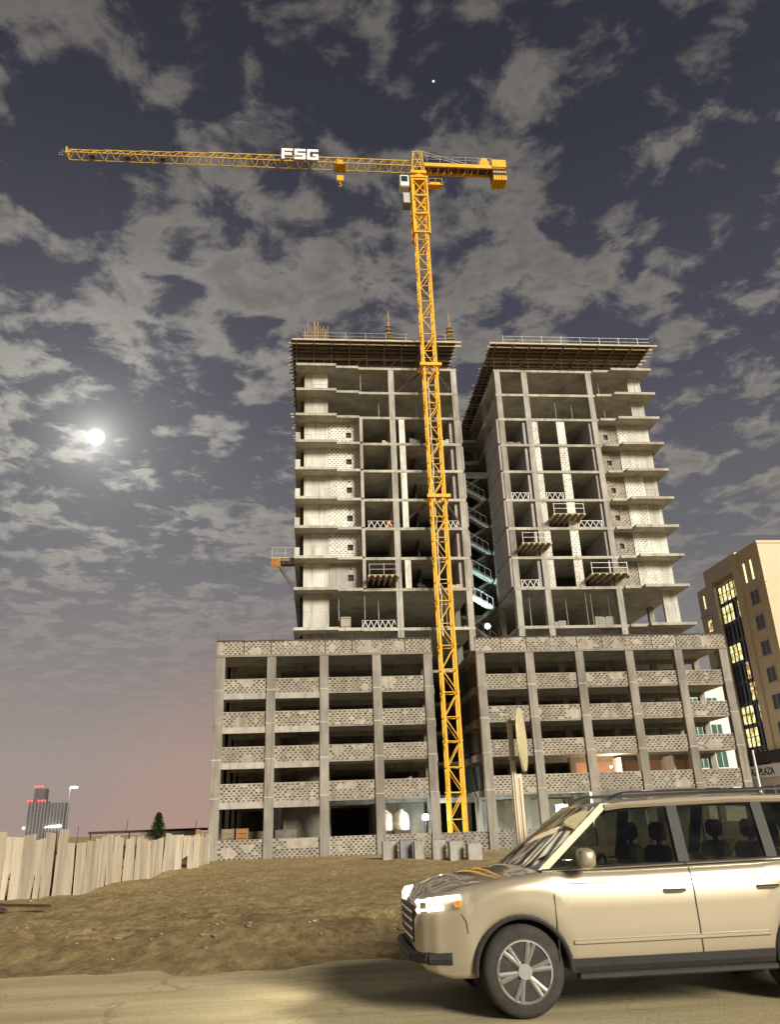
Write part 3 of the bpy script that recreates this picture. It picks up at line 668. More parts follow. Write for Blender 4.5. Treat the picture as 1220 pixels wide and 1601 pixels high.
# climbing collar frames tied to the building
for zc in (51.3, 34.9):
    b = MB()
    for s_ in (-1, 1): b.box(CX - 1.25, CX + 1.25, CY + s_ * .98 - .12, CY + s_ * .98 + .12, zc - .18, zc + .18); b.box(CX + s_ * .98 - .12, CX + s_ * .98 + .12, CY - .85, CY + .85, zc - .16, zc + .16)
    b.build('tie_collar', 'yellow', CR)
    for (x, y, dz_) in ((8.9, 79.6, -2.3), (15.7, 79.6, -2.1)):
        MB().bar((CX + (1 if x > CX else -1) * .95, CY + .9, zc), (x, y, zc + dz_), .10, 6).build('tie_strut', 'dsteel', CR)
# climbing cage at the top, platform, slewing unit
b = MB()
for sx_ in (-1, 1):
    for sy_ in (-1, 1): b.box(CX + sx_ * .95 - .11, CX + sx_ * .95 + .11, CY + sy_ * .95 - .11, CY + sy_ * .95 + .11, 70.2, 79.0)
for zz in (70.3, 73.2, 76.1, 78.7):
    for s_ in (-1, 1): b.box(CX - .95, CX + .95, CY + s_ * .95 - .07, CY + s_ * .95 + .07, zz, zz + .22); b.box(CX + s_ * .95 - .07, CX + s_ * .95 + .07, CY - .95, CY + .95, zz, zz + .22)
for za, zb_ in ((70.4, 73.2), (73.2, 76.1), (76.1, 78.8)):
    for s_ in (-1, 1): b.bar((CX - .95, CY + s_ * .95, za), (CX + .95, CY + s_ * .95, zb_), .07); b.bar((CX + .95, CY + s_ * .95, za), (CX - .95, CY + s_ * .95, zb_), .07); b.bar((CX + s_ * .95, CY - .95, za), (CX + s_ * .95, CY + .95, zb_), .07)
b.build('climbing_cage', 'yellow', CR)
b = MB(); b.box(CX - 1.15, CX + 1.15, CY - 1.15, CY + 1.15, 79.0, 79.25); b.lathe((CX, CY, 79.25), [(1.05, 0), (1.05, .35), (.9, .36), (.9, .6)], 18); b.box(CX - 1.0, CX + 1.0, CY - 1.0, CY + 1.0, 79.86, 80.3)
b.build('slewing_ring', 'yellow', CR)
b = MB()
for sx_ in (-1, 1):
    for sy_ in (-1, 1): b.bar((CX + sx_ * .8, CY + sy_ * .7, 80.3), (CX + sx_ * .55, CY + sy_ * .55, 83.9), .11)
for zz in (81.2, 82.4, 83.7):
    for s_ in (-1, 1): b.bar((CX - .7, CY + s_ * .62, zz), (CX + .7, CY + s_ * .62, zz), .07); b.bar((CX + s_ * .7, CY - .62, zz), (CX + s_ * .7, CY + .62, zz), .07)
for s_ in (-1, 1): b.bar((CX - .75, CY + s_ * .65, 80.4), (CX + .6, CY + s_ * .58, 83.6), .06); b.bar((CX + .75, CY + s_ * .65, 80.4), (CX - .6, CY + s_ * .58, 83.6), .06)
b.bar((CX - .4, CY, 83.9), (CX, CY, 84.6), .1); b.bar((CX + .4, CY, 83.9), (CX, CY, 84.6), .1)
b.build('tower_head', 'yellow2', CR)
# cab
cb = MB().bev(CX - 2.5, CX - 1.3, CY - 1.0, CY + .5, 77.6, 79.5, .12).build('operator_cab', 'white', CR)
put(MB().box(CX - 2.52, CX - 2.49, CY - .8, CY + .3, 78.2, 79.2).build('cab_window', 'dglass'), cb)
put(MB().box(CX - 2.3, CX - 1.5, CY - 1.025, CY - .995, 78.3, 79.2).build('cab_window', 'dglass'), cb)
MB().box(CX - 2.1, CX - 1.16, CY - .7, CY + .7, 75.2, 76.8).build('electric_cabinet', 'steel', CR)
b = MB(); b.box(CX + 1.1, CX + 3.0, CY - 1.0, CY - .2, 78.0, 78.14)
for x in (1.2, 2.1, 2.95):
    b.bar((CX + x, CY - 1.0, 78.1), (CX + x, CY - 1.0, 79.0), .03)
b.bar((CX + 1.2, CY - 1.0, 79.0), (CX + 2.95, CY - 1.0, 79.0), .03); b.box(CX + 1.4, CX + 2.7, CY - .9, CY - .4, 78.14, 78.5)
b.build('side_platform', 'yellow', CR)
# jib
JZ = 81.35; JH = 1.45; jw = .62; JX0 = CX - .8; JX1 = -31.1
sec_l = (JX0 - JX1) / 10
for k in range(10):
    b = MB(); xa = JX0 - k * sec_l; xb = xa - sec_l + .03; h = JH if k < 6 else JH * (1 - .07 * (k - 5)); n = 3
    rt_ = .075 if k < 6 else .06
    for s_ in (-1, 1): b.bar((xa, CY + s_ * jw, JZ), (xb, CY + s_ * jw, JZ), rt_)
    b.bar((xa, CY, JZ + h), (xb, CY, JZ + h), rt_ * 1.15)
    st = (xb - xa) / n
    for i in range(n):
        u0, u1, um = xa + st * i, xa + st * (i + 1), xa + st * (i + .5)
        for s_ in (-1, 1): b.bar((u0, CY + s_ * jw, JZ), (um, CY, JZ + h), .042); b.bar((um, CY, JZ + h), (u1, CY + s_ * jw, JZ), .042)
        b.bar((u0, CY - jw, JZ), (u0, CY + jw, JZ), .035); b.bar((u0, CY - jw, JZ), (u1, CY + jw, JZ), .03)
    b.build('jib_section', 'yellow2', CR)
    if k > 6: MB().box(xa - 1.6, xa - 1.0, CY - .3, CY + .3, JZ - .04, JZ + .28).build('sheave_box', 'dsteel', CR)
b = MB(); b.box(JX1 - .12, JX1 + .05, CY - jw, CY + jw, JZ - .1, JZ + .9); b.build('jib_end_frame', 'yellow2', CR)
b = MB(); b.tube([(JX1 - .1, CY - .4, JZ + .2), (JX1 - .9, CY - .4, JZ + .1), (JX1 - .9, CY - .4, JZ - .3), (JX1 - .3, CY - .4, JZ - .3)], .04, 4); b.bar((JX1 - .7, CY, JZ + .2), (JX1 - .7, CY, JZ + 1.1), .035); b.build('tip_bracket', 'steel', CR)
# counter jib
b = MB(); JE = 24.3
for s_ in (-1, 1): b.box(CX + .8, JE, CY + s_ * .7 - .12, CY + s_ * .7 + .12, JZ - .1, JZ + .45)
for x in np.arange(CX + 1.5, JE, 1.3): b.box(x - .06, x + .06, CY - .58, CY + .58, JZ, JZ + .14)
b.build('counter_jib', 'yellow', CR)
b = MB()
for x in np.arange(CX + 1.0, JE - 1, .9): b.box(x, x + .82, CY - .55, CY + .55, JZ + .16, JZ + .2)
b.build('walkway', 'dsteel', CR)
b = MB()
for s_ in (-1, 1):
    b.bar((CX + .9, CY + s_ * .85, JZ + 1.5), (JE - 1.5, CY + s_ * .85, JZ + 1.5), .028); b.bar((CX + .9, CY + s_ * .85, JZ + 1.0), (JE - 1.5, CY + s_ * .85, JZ + 1.0), .022)
    for x in np.arange(CX + 1.2, JE - 1.4, 1.7): b.bar((x, CY + s_ * .85, JZ + .4), (x, CY + s_ * .85, JZ + 1.5), .025)
b.build('hand_rail', 'steel', CR)
b = MB(); b.bar((CX, CY - .2, 84.5), (JE - 3.0, CY - .2, JZ + .6), .045); b.bar((CX, CY + .2, 84.5), (JE - 3.0, CY + .2, JZ + .6), .045); b.build('tie_bar', 'steel', CR)
b = MB(); b.bev(JE - 3.2, JE - 1.8, CY - .6, CY + .6, JZ + .5, JZ + 1.4, .08); b.lathe((JE - 2.5, CY - .5, JZ + 1.5), [(.5, 0), (.5, .1), (.3, .11), (.3, .9), (.5, .91), (.5, 1.0)], 16, 'y'); b.build('winch', 'yellow', CR)
b = MB(); b.box(JE - 1.6, JE + .25, CY - .95, CY + .95, JZ + .1, JZ + 1.3); b.build('counterweight_frame', 'yellow', CR)
for i in range(5):
    x = JE - 1.55 + i * .36; cw = MB().bev(x, x + .31, CY - .85, CY + .85, JZ - 2.0, JZ - .0, .04).build('counterweight', 'yellow', CR)
    for zz in (-.3, -1.0): put(MB().box(x - .02, x + .33, CY - .88, CY + .88, JZ + zz - .2, JZ + zz + .2).build('black_stripe', 'black'), cw)
# trolley and hook
b = MB(); TX = 2.9; b.box(TX - .75, TX + .75, CY - .75, CY + .75, JZ - .28, JZ - .14); 
for s_ in (-1, 1):
    for q in (-.6, .6): b.lathe((TX + q, CY + s_ * .75, JZ - .16), [(.16, 0), (.16, .1)], 10, 'y')
b.box(TX - .35, TX + .35, CY - .6, CY + .6, JZ + .1, JZ + .55)
b.build('trolley', 'yellow', CR)
b = MB()
for q in (-.22, .22):
    for s_ in (-.1, .1): b.bar((TX + q, CY + s_, JZ - .2), (TX + q, CY + s_, JZ - 1.7), .022)
b.bar((TX, CY, JZ - 2.7), (TX, CY, JZ - 6.2), .02); b.build('hoist_rope', 'black', CR)
b = MB(); b.bev(TX - .45, TX + .45, CY - .22, CY + .22, JZ - 2.5, JZ - 1.6, .06); b.bar((TX, CY, JZ - 2.5), (TX, CY, JZ - 2.9), .07, 8)
b.tube([(TX, CY, JZ - 2.85), (TX + .16, CY, JZ - 3.0), (TX + .16, CY, JZ - 3.2), (TX, CY, JZ - 3.3), (TX - .15, CY, JZ - 3.2)], .05, 6); b.build('hook_block', 'yellow', CR)
# letters
SG = MB().box(-4.6, .2, CY - .80, CY - .76, JZ + .30, JZ + .42).build('sign_rail', 'steel', CR)
def letter(name, strokes, x0):
    b = MB()
    for i, (a, c, d, e) in enumerate(strokes): b.box(x0 + a, x0 + c, CY - .97 - .002 * i, CY - .81, JZ + d, JZ + e)
    put(b.build(name, 'letter'), SG)
H_ = 1.72; W_ = 1.42; s_ = .36
letter('letter', [(0, s_, 0, H_), (s_, W_, H_ - s_, H_), (s_, W_ - .1, .68, .68 + s_)], -4.55)
letter('letter', [(0, W_, H_ - s_, H_), (0, s_, .72, H_ - s_), (s_, W_, .68, .68 + s_), (W_ - s_, W_, s_, .68), (0, W_, 0, s_)], -2.93)
letter('letter', [(0, W_, H_ - s_, H_), (0, s_, s_, H_ - s_), (0, W_, 0, s_), (W_ - s_, W_, s_, .95), (.72, W_ - s_, .62, .95)], -1.31)

# ------------------------------------------------------------------ loading platforms, guard rails, site kit on the towers
def platform(x0, x1, z, label):
    t = thing('loading_platform', label, 'platform', ((x0 + x1) / 2, 78.2, z), 'cantilevered loading platforms')
    for i in range(6):
        x = x0 + .1 + (x1 - x0 - .3) * i / 5; MB().box(x - .09, x + .09, 77.3, 80.6, z - .24, z - .06).build('bearer', 'ply', t)
    n = 6
    for i in range(n):
        y = 77.32 + i * .34; MB().box(x0, x1, y, y + .31, z - .056, z - .01).build('board', 'timber' if i else 'ply', t)
    for x in (x0 + .15, (x0 + x1) / 2, x1 - .15): MB().bar((x, 77.45, z), (x, 77.45, z + 1.25), .03).build('rail_post', 'steel', t)
    for zz in (.6, 1.15): MB().bar((x0 + .1, 77.42, z + zz), (x1 - .1, 77.42, z + zz), .025).build('rail', 'steel', t)
    for x in (x0 + .6, x1 - .6): MB().bar((x, 79.6, z - .25), (x, 79.6, z - .98), .05, 6).build('prop', 'dsteel', t)
platform(25.55, 29.2, 33.2, 'timber loading platform before the white piers, highest of the jutting platforms')
platform(21.75, 25.1, 29.85, 'timber loading platform jutting from the tower cell next to the gap')
platform(28.9, 33.1, 26.4, 'timber loading platform beside the grey block wall, on the lowest walled floor')
platform(5.2, 8.5, 26.4, 'dark ribbed loading platform on the tower with the crane against it')
def zig(x0, x1, z, label, y=79.35, h=.85):
    n = max(3, int((x1 - x0) / .55)); b = MB(); st = (x1 - x0) / n
    for i in range(n): b.bar((x0 + i * st, y, z + .12), (x0 + (i + .5) * st, y, z + h), .045); b.bar((x0 + (i + .5) * st, y, z + h), (x0 + (i + 1) * st, y, z + .12), .045)
    t = thing('guard_rail', label, 'guard rail', ((x0 + x1) / 2, y, z), 'white zigzag guard rails')
    b.build('zigzag_lattice', 'white', t)
    MB().bar((x0, y, z + .1), (x1, y, z + .1), .04).build('bottom_rail', 'steel', t); MB().bar((x0, y, z + h + .03), (x1, y, z + h + .03), .03).build('top_rail', 'steel', t)
    for x in (x0, x1): MB().bar((x, y, z), (x, y, z + h + .1), .04).build('post', 'steel', t)
zig(5.5, 8.1, 32.21, 'white zigzag guard rail beside the orange drum')
zig(14.0, 15.6, 32.21, 'short white zigzag guard rail just past the crane mast')
zig(21.7, 23.6, 35.58, 'white zigzag guard rail in the cell next to the gap')
zig(25.7, 27.6, 35.58, 'white zigzag guard rail between the two white piers')
zig(28.9, 31.6, 32.21, 'white zigzag guard rail beside the highest loading platform')
zig(21.8, 23.7, 25.40, 'white zigzag guard rail on the lowest walled floor next to the gap')
zig(4.6, 8.2, 21.19, 'long zigzag guard rail beside the pale cubic crate on the open floor')
d = MB().lathe((7.75, 79.9, 32.21), [(.26, 0), (.29, .03), (.29, .3), (.31, .32), (.29, .34), (.29, .62), (.31, .64), (.29, .66), (.29, .93), (.24, .96)], 16).build('drum', 'hivis', None, (7.75, 79.9, 32.21), True)
tag(d, 'orange drum standing behind a zigzag guard rail', 'drum')
t = thing('crate', 'pale cubic crate at the edge of the open floor below the white walls', 'crate', (2.9, 79.3, 21.19))
MB().bev(2.35, 3.4, 79.0, 80.0, 21.2, 22.4, .03).build('crate_body', 'paleb', t)
for zz in (21.35, 22.2): MB().box(2.33, 3.42, 78.97, 78.995, zz, zz + .1).build('batten', 'timber', t)
def block_stack(x, y, z, nx, nz, mat, label):
    t = thing('block_stack', label, 'block stack', (x, y, z), 'stacks of blocks on the tower floors')
    MB().box(x - nx * .21, x + nx * .21, y - .35, y + .35, z + .002, z + .12).build('pallet', 'timber', t)
    bm_ = MB().bev(-.195, .195, -.1, .1, 0, .19, .01).mesh('block', mat)
    for k in range(nz):
        for i in range(nx):
            for j in (-1, 0, 1):
                if k == nz - 1 and random.random() < .4: continue
                place(bm_, 'block', (x + (i - (nx - 1) / 2) * .41 + random.uniform(-.01, .01), y + j * .21, z + .125 + k * .2), t)
block_stack(11.1, 79.9, LV[6], 3, 4, 'cblock', 'stack of grey blocks beside the white pier on the highest walled floor')
block_stack(14.6, 79.7, LV[6], 2, 3, 'ply', 'short pale stack on the highest walled floor just past the crane mast')
block_stack(7.7, 79.7, LV[6], 2, 2, 'ply', 'low pale stack in the cell beside the wall with square openings')
block_stack(22.6, 79.8, LV[6], 4, 2, 'timber', 'low brown stack in the highest walled cell next to the gap')
block_stack(14.7, 79.8, LV[1], 4, 2, 'ply', 'low pale stack on the lowest walled floor just past the crane mast')
block_stack(11.0, 79.8, LV[1], 2, 3, 'inner', 'dark stack beside the lowest white pier')
block_stack(30.6, 80.2, LV[0], 5, 5, 'cblock', 'large grey stack on the tall open floor by the end column')
block_stack(26.0, 81.0, LV[0], 3, 4, 'cblock', 'grey stack deep on the tall open floor between two columns')
# side platform hanging on the left edge
t = thing('bracket_platform', 'small plank platform on a raking strut hanging off the tower edge', 'platform', (-3.5, 80.5, 28.6))
for i in range(4): MB().box(-4.85 + i * .62, -4.28 + i * .62, 79.2, 81.6, 28.85, 28.93).build('board', 'ply', t)
for y in (79.4, 81.3): MB().box(-4.9, -2.2, y - .08, y + .08, 28.62, 28.846).build('bearer', 'timber', t); MB().bar((-4.2, y, 28.7), (-2.5, y, 25.7), .07).build('strut', 'dsteel', t)
MB().box(-4.85, -3.9, 79.15, 79.25, 27.9, 28.84).build('side_board', 'crate', t)
for x in (-4.8, -3.4): MB().bar((x, 79.3, 28.93), (x, 79.3, 30.1), .03).build('rail_post', 'steel', t)
for zz in (29.45, 30.05): MB().bar((-4.85, 79.3, zz), (-2.6, 79.3, zz), .025).build('rail', 'steel', t)
# shoring props standing on the open floors
props = [(8.0 - 3.0, 79.7, 8), (7.1, 80.3, 7), (11.5, 80, 7), (28.1, 79.8, 7), (30.2, 80.2, 7), (34.3, 80.4, 7), (33.9, 80.2, 8), (4.9, 79.6, 0), (2.2, 80, 0), (6.4, 80.5, 0), (28.7, 79.6, 0), (29.3, 79.7, 0), (31.4, 80.2, 0), (26.8, 80.6, 0), (13.6, 80.2, 0), (22.7, 80.3, 0)]
prop_grp = {8: 'steel props on the floor under the formwork floor', 7: 'steel props on the lower open floor', 0: 'steel props on the tall open floor'}
prop_lab = {8: 'thin steel prop on the open floor right under the formwork floor', 7: 'thin steel prop on the open floor just above the walled floors', 0: 'thin steel prop on the tall open floor above the podium'}
for (x, y, k) in props:
    z0, z1 = LV[k], LV[k + 1] - TH; m_ = z0 + (z1 - z0) * .55
    t = thing('shoring_prop', prop_lab[k], 'prop', (x, y, z0), prop_grp[k])
    MB().bar((x, y, z0 + .004), (x, y, m_), .05, 6).build('outer_tube', 'steel', t); MB().bar((x, y, m_ - .1), (x, y, z1 - .012), .035, 6).build('inner_tube', 'steel', t)
    MB().box(x - .12, x + .12, y - .12, y + .12, z1 - .012, z1 - .001).build('head_plate', 'steel', t)

# ------------------------------------------------------------------ site lamps (lit in the photograph)
def site_lamp(x, y, z, label, power, color, mat='lamp', r=.2, sh=.25, ground=0.0, aim=None):
    t = thing('site_lamp', label, 'lamp', (x, y, ground))
    MB().bar((x, y + .14, ground), (x, y + .14, z), .04, 8).build('stand', 'black', t)
    h = MB().bev(x - r * 1.3, x + r * 1.3, y + .02, y + .2, z - r, z + r, .03).build('lamp_housing', 'black', t)
    put(MB().lathe((x, y - .06, z), [(r * .5, 0), (r * .8, .02), (r, .05), (r, .075)], 20, 'y').build('lamp_glass', mat), h)
    L = bpy.data.lights.new('site_lamp_light', 'SPOT' if aim else 'POINT'); L.energy = power; L.color = color; L.shadow_soft_size = sh
    lo = bpy.data.objects.new('lamp_light', L); col.objects.link(lo); lo.location = (x, y - .4, z)
    if aim:
        L.spot_size = R(62); L.spot_blend = .5; lo.location = (x, y + .5, z + .3)
        lo.rotation_euler = (Vector(lo.location) - Vector(aim)).to_track_quat('Z', 'Y').to_euler()
    put(lo, t)
    return t
site_lamp(10.2, 79.2, 2.95, 'bright white floodlight on the ground floor beside the crane base', 1000, (.72, .92, 1.0), r=.28)
site_lamp(23.45, 79.0, 3.15, 'dazzling white floodlight on the ground floor seen past the road sign', 4200, (.75, .95, 1.0), r=.5)
site_lamp(19.0, 85.2, 22.7, 'cold white floodlight at the foot of the stairs between the towers', 3400, (.6, .95, .95), r=.30, ground=18.3, aim=(18.6, 88.5, 31))
site_lamp(29.2, 80.0, 7.0, 'small lamp in the pink walled room on the first podium floor', 420, (1.0, .72, .5), 'bulb', .12, ground=5.1)
# pink partitions of that room
for (x0, x1) in ((26.3, 30.7), (31.5, 35.8), (36.6, 38.1), (38.3, 39.6)):
    part('room_wall', 'pink', MB().box(x0, x1, 82.6, 82.8, 5.11, 7.9))
part('room_wall', 'wmortar', MB().box(30.2, 30.45, 80.3, 82.59, 5.11, 7.9)); part('room_wall', 'wmortar', MB().box(35.5, 35.7, 79.5, 82.59, 5.11, 7.9))
# bulkheads on the ground floor of the right wing
part('ground_wall', 'paleb', MB().box(16.2, 19.0, 84.2, 84.4, -.1, 4.3)); part('ground_wall', 'wmortar', MB().box(19.0, 25.3, 84.6, 84.8, -.1, 4.3)); part('ground_wall', 'conc', MB().box(25.4, 40, 84.2, 84.4, -.1, 4.3))
part('ground_wall', 'wmortar', MB().box(6.4, 11.0, 86.6, 86.8, -.1, 4.4))

# ------------------------------------------------------------------ ground-floor objects
def tank(x, y, label, s=1.0):
    t = thing('water_tank', label, 'tank', (x, y, 0), 'plastic water tanks')
    MB().box(x - .8, x + .8, y - .6, y + .6, 1.3, 1.85).build('stand_deck', 'fdark', t)
    for sx_ in (-.7, .7):
        for sy_ in (-.5, .5): MB().box(x + sx_ - .06, x + sx_ + .06, y + sy_ - .06, y + sy_ + .06, -.02, 1.3).build('leg', 'fdark', t)
    tb = MB().lathe((x, y, 1.85), [(.62 * s, 0), (.74 * s, .12), (.74 * s, .45), (.77 * s, .5), (.74 * s, .55), (.74 * s, .95), (.77 * s, 1.0), (.74 * s, 1.05), (.70 * s, 1.35), (.50 * s, 1.62), (.22 * s, 1.74)], 24).build('tank_body', 'tank', t, smooth=True)
    put(MB().lathe((x, y, 3.58), [(.24, 0), (.24, .12), (.20, .16)], 16).build('lid', 'tank'), tb)
tank(6.55, 81.2, 'cream plastic water tank half hidden by a podium column'); tank(8.05, 81.0, 'cream plastic water tank standing clear between podium columns')
labs = ['light grey cast block at the end of the row by the podium wall', 'bluish grey cast block in the row by the podium wall', 'slim grey cast block in the middle of the row', 'square pale cast block set apart after a gap in the row', 'square tan cast block next to last towards the sign post', 'low pale cast block nearest the sign post']
for i, (x0, x1) in enumerate(((4.55, 5.6), (5.7, 6.55), (6.6, 7.35), (7.75, 8.65), (8.78, 9.7), (9.85, 10.8))):
    y0 = 60.2 - i * .85; z0 = gz((x0 + x1) / 2, y0) - .05
    t = thing('concrete_block', labs[i], 'concrete block', ((x0 + x1) / 2, y0, z0), 'concrete blocks in a row')
    MB().bev(x0, x1, y0 - .4, y0 + .5, z0, z0 + 1.22 - (.2 if i == 5 else 0) + random.uniform(-.05, .05), .04).build('block_body', 'cblock2' if i == 1 else 'cblock', t)
    for q in (.28, .72): MB().tube([(x0 + (x1 - x0) * q - .06, y0, z0 + 1.1 - (.2 if i == 5 else 0)), (x0 + (x1 - x0) * q, y0, z0 + 1.32 - (.2 if i == 5 else 0)), (x0 + (x1 - x0) * q + .06, y0, z0 + 1.1 - (.2 if i == 5 else 0))], .015, 5).build('lifting_loop', 'dsteel', t)
for (x0, x1, lab) in ((-8.7, -7.55, 'dark brown wooden crate behind the low podium wall'), (-7.4, -6.3, 'orange brown wooden crate behind the low podium wall')):
    t = thing('wooden_crate', lab, 'crate', ((x0 + x1) / 2, 78, 0))
    for i in range(6): MB().box(x0, x1, 77.6, 78.3, .05 + i * .42, .05 + i * .42 + .38).build('slat', 'crate' if x0 > -8 else 'timber', t)
    for x in (x0 + .1, x1 - .1): MB().box(x - .06, x + .06, 77.55, 77.597, 0, 2.55).build('corner_batten', 'timber', t)

# ------------------------------------------------------------------ plywood fence
FE = thing('plywood_fence', 'long leaning fence of weathered plywood sheets along the sand lot', 'fence', (-10.6, 48, .1))
path = [(-11.9, 26.5), (-11.03, 32.4), (-10.75, 38.3), (-10.55, 46), (-10.1, 54.9), (-8.9, 63.5), (-8.75, 71.5)]
seg = []; L_ = 0
for a, b_ in zip(path[:-1], path[1:]): d_ = math.dist(a, b_); seg.append((L_, L_ + d_, a, b_)); L_ += d_
def fp(s):
    for s0, s1, a, b_ in seg:
        if s <= s1 + 1e-6: t = (s - s0) / (s1 - s0); return Vector((a[0] + (b_[0] - a[0]) * t, a[1] + (b_[1] - a[1]) * t, 0)), Vector((b_[0] - a[0], b_[1] - a[1], 0)).normalized()
s = 0; i = 0
while s < L_ - .8:
    wd = random.choice((1.22, 1.22, 1.5, 1.22, .95)); p, d_ = fp(s + wd / 2); nrm = Vector((d_.y, -d_.x, 0))
    z0 = gz(p.x, p.y) - .08; h = 2.28 + random.uniform(-.1, .12) + (.22 if i in (7, 8) else 0) - max(0, (p.y - 56) * .004); lean = math.tan(R(5 + random.uniform(-4, 7))); back = random.uniform(-.10, .02); wob = random.uniform(-.05, .05)
    b = MB(); g_ = .03 + (random.random() < .5) * random.uniform(.03, .13)
    def pt(u, v, k): return p + d_ * (u + lean * v) + nrm * (k + back * v / h + wob) + Vector((0, 0, z0 + v))
    u0, u1 = -wd / 2 + g_ / 2, wd / 2 - g_ / 2; tr = random.uniform(-.05, .05)
    outline = [(u0, random.uniform(0, .06)), (u1, random.uniform(0, .06)), (u1, h + tr), (u0, h - tr)]
    if i in (4, 6): outline = [(u0, .02), (u0 + .3, .0), (u0 + .42, .9), (u0 + .6, 1.05), (u0 + .55, .1), (u1, .03), (u1, h + tr), (u0, h - tr)]
    if i == 27: outline = [(u0, .75), (u1, .95), (u1, h), (u0, h)]
    n_ = len(outline); vs = [pt(u, v, 0) for u, v in outline] + [pt(u, v, -.018) for u, v in outline]
    b.add(vs, [tuple(range(n_)), tuple(range(n_, 2 * n_))[::-1]] + [(j, n_ + j, n_ + (j + 1) % n_, (j + 1) % n_) for j in range(n_)])
    b.build('plywood_sheet', 'fence', FE)
    if i % 2 == 0: MB().bar(p - nrm * .18 + Vector((0, 0, z0 - .2)), p - nrm * .26 + Vector((0, 0, z0 + h - .1)), .05).build('post', 'fdark', FE)
    s += wd; i += 1
for zz in (.7, 1.7):
    for k in range(int(L_ / 3)):
        a, _ = fp(k * 3); b_, d_ = fp(min(L_, k * 3 + 3)); nrm = Vector((d_.y, -d_.x, 0))
        MB().bar(a - nrm * .26 + Vector((0, 0, gz(a.x, a.y) + zz)), b_ - nrm * .26 + Vector((0, 0, gz(b_.x, b_.y) + zz)), .04).build('rail', 'fdark', FE)
t = thing('corner_hoarding', 'brown timber hoarding post between the plywood fence and the podium corner', 'post', (-9.9, 74.6, 0))
MB().box(-10.5, -10.15, 74.3, 74.6, -.1, 2.6).build('post', 'crate', t); MB().box(-10.1, -9.8, 74.4, 74.6, -.1, 2.2).build('board', 'timber', t)
# planks lying on the sand
for i, (x0, y0, x1, y1, lab) in enumerate(((-9.6, 24.6, -8.1, 23.4, 'long dark plank lying on the sand, topmost of the loose planks'), (-9.2, 23.8, -6.9, 23.2, 'dark plank lying on the sand, the one reaching farthest from the fence'), (-9.3, 22.6, -8.2, 23.6, 'short dark plank lying crosswise under the other planks'))):
    za = gz(x0, y0) + .05 + .03 * i; zb_ = gz(x1, y1) + .05 + .03 * i
    a = Vector((x0, y0, za)); c = Vector((x1, y1, zb_)); d_ = (c - a).normalized(); nr = Vector((-d_.y, d_.x, 0)) * .12; b = MB()
    b.add([a - nr, a + nr, c + nr, c - nr] + [v + Vector((0, 0, .05)) for v in (a - nr, a + nr, c + nr, c - nr)], [(3, 2, 1, 0), (4, 5, 6, 7), (0, 1, 5, 4), (1, 2, 6, 5), (2, 3, 7, 6), (3, 0, 4, 7)])
    o = b.build('plank', 'fdark', None, tuple((a + c) / 2)); tag(o, lab, 'plank')
# stones
rk = MB(); 
for i in range(1500):
    x = random.uniform(-14, 14); y = 12.6 + 52 * random.random() ** 1.6; r = (random.uniform(.008, .03) if random.random() < .9 else random.uniform(.03, .055)) * (1 + y / 45); z = gz(x, y)
    vs = [(x + r * random.uniform(.7, 1.2) * a, y + r * random.uniform(.7, 1.2) * b_, z + r * c) for a, b_, c in ((1, 0, .1), (0, 1, .1), (-1, 0, .1), (0, -1, .1), (.55, .5, .5), (-.5, .55, .55), (-.5, -.5, .5), (.5, -.55, .55))]
    rk.add(vs, [(4, 5, 6, 7), (0, 1, 4), (1, 5, 4), (1, 2, 5), (2, 6, 5), (2, 3, 6), (3, 7, 6), (3, 0, 7), (0, 4, 7), (3, 2, 1, 0)])
o = rk.build('gravel', 'stone', kind='stuff'); tag(o, 'loose stones and clods scattered over the sand lot', 'gravel')

# ------------------------------------------------------------------ beyond the fence
t = thing('shed_roof', 'low flat roofed open shed seen just over the plywood fence', 'shed', (-17.5, 95, 0))
MB().box(-24.2, -12.4, 92, 98, 2.55, 2.8).build('roof', 'fdark', t); MB().box(-19, -12.6, 91.8, 91.98, 2.1, 2.54).build('fascia', 'mortar', t)
for x in (-24, -20, -16, -12.7): MB().bar((x, 92.3, 0), (x, 92.3, 2.55), .08).build('post', 'fdark', t)
for x, h in ((-20.5, 1.2), (-13.2, .9), (-11, 1.3), (-25.6, .7)): MB().bar((x, 93, 2.7 if x < -12.4 and x > -24 else 0), (x + .1, 93, 2.7 + h), .035).build('bar', 'fdark', t)
TR = thing('tree', 'small dark conical tree rising behind the plywood fence', 'tree', (-16.6, 90, 0))
MB().bar((-16.6, 90, -.1), (-16.58, 90, 3.8), .11, 8, r1=.03).build('trunk', 'bark', TR)
for k in range(7):
    a = k * 1.9; z = 1.6 + k * .3; MB().bar((-16.6, 90, z), (-16.6 + .5 * math.cos(a), 90 + .5 * math.sin(a), z + .5), .035, 5, r1=.012).build('limb', 'bark', TR)
b = MB()
for k in range(3400):
    h = random.random() ** .8; z = 1.5 + 2.95 * h; rad = (1.0 * (1 - h) ** .6 + .08) * (.75 + .35 * math.sin(7 * h * 3 + k % 5)); a = random.uniform(0, 6.283); rr = rad * math.sqrt(random.random())
    c = Vector((-16.6 + rr * math.cos(a), 90 + rr * math.sin(a), z)); u = Vector((random.gauss(0, 1), random.gauss(0, 1), random.gauss(0, 1))).normalized() * .09; v = u.orthogonal().normalized() * .035
    b.add([c - u, c + v, c + u, c - v], [(0, 1, 2, 3)])
b.build('crown', 'leaf', TR)
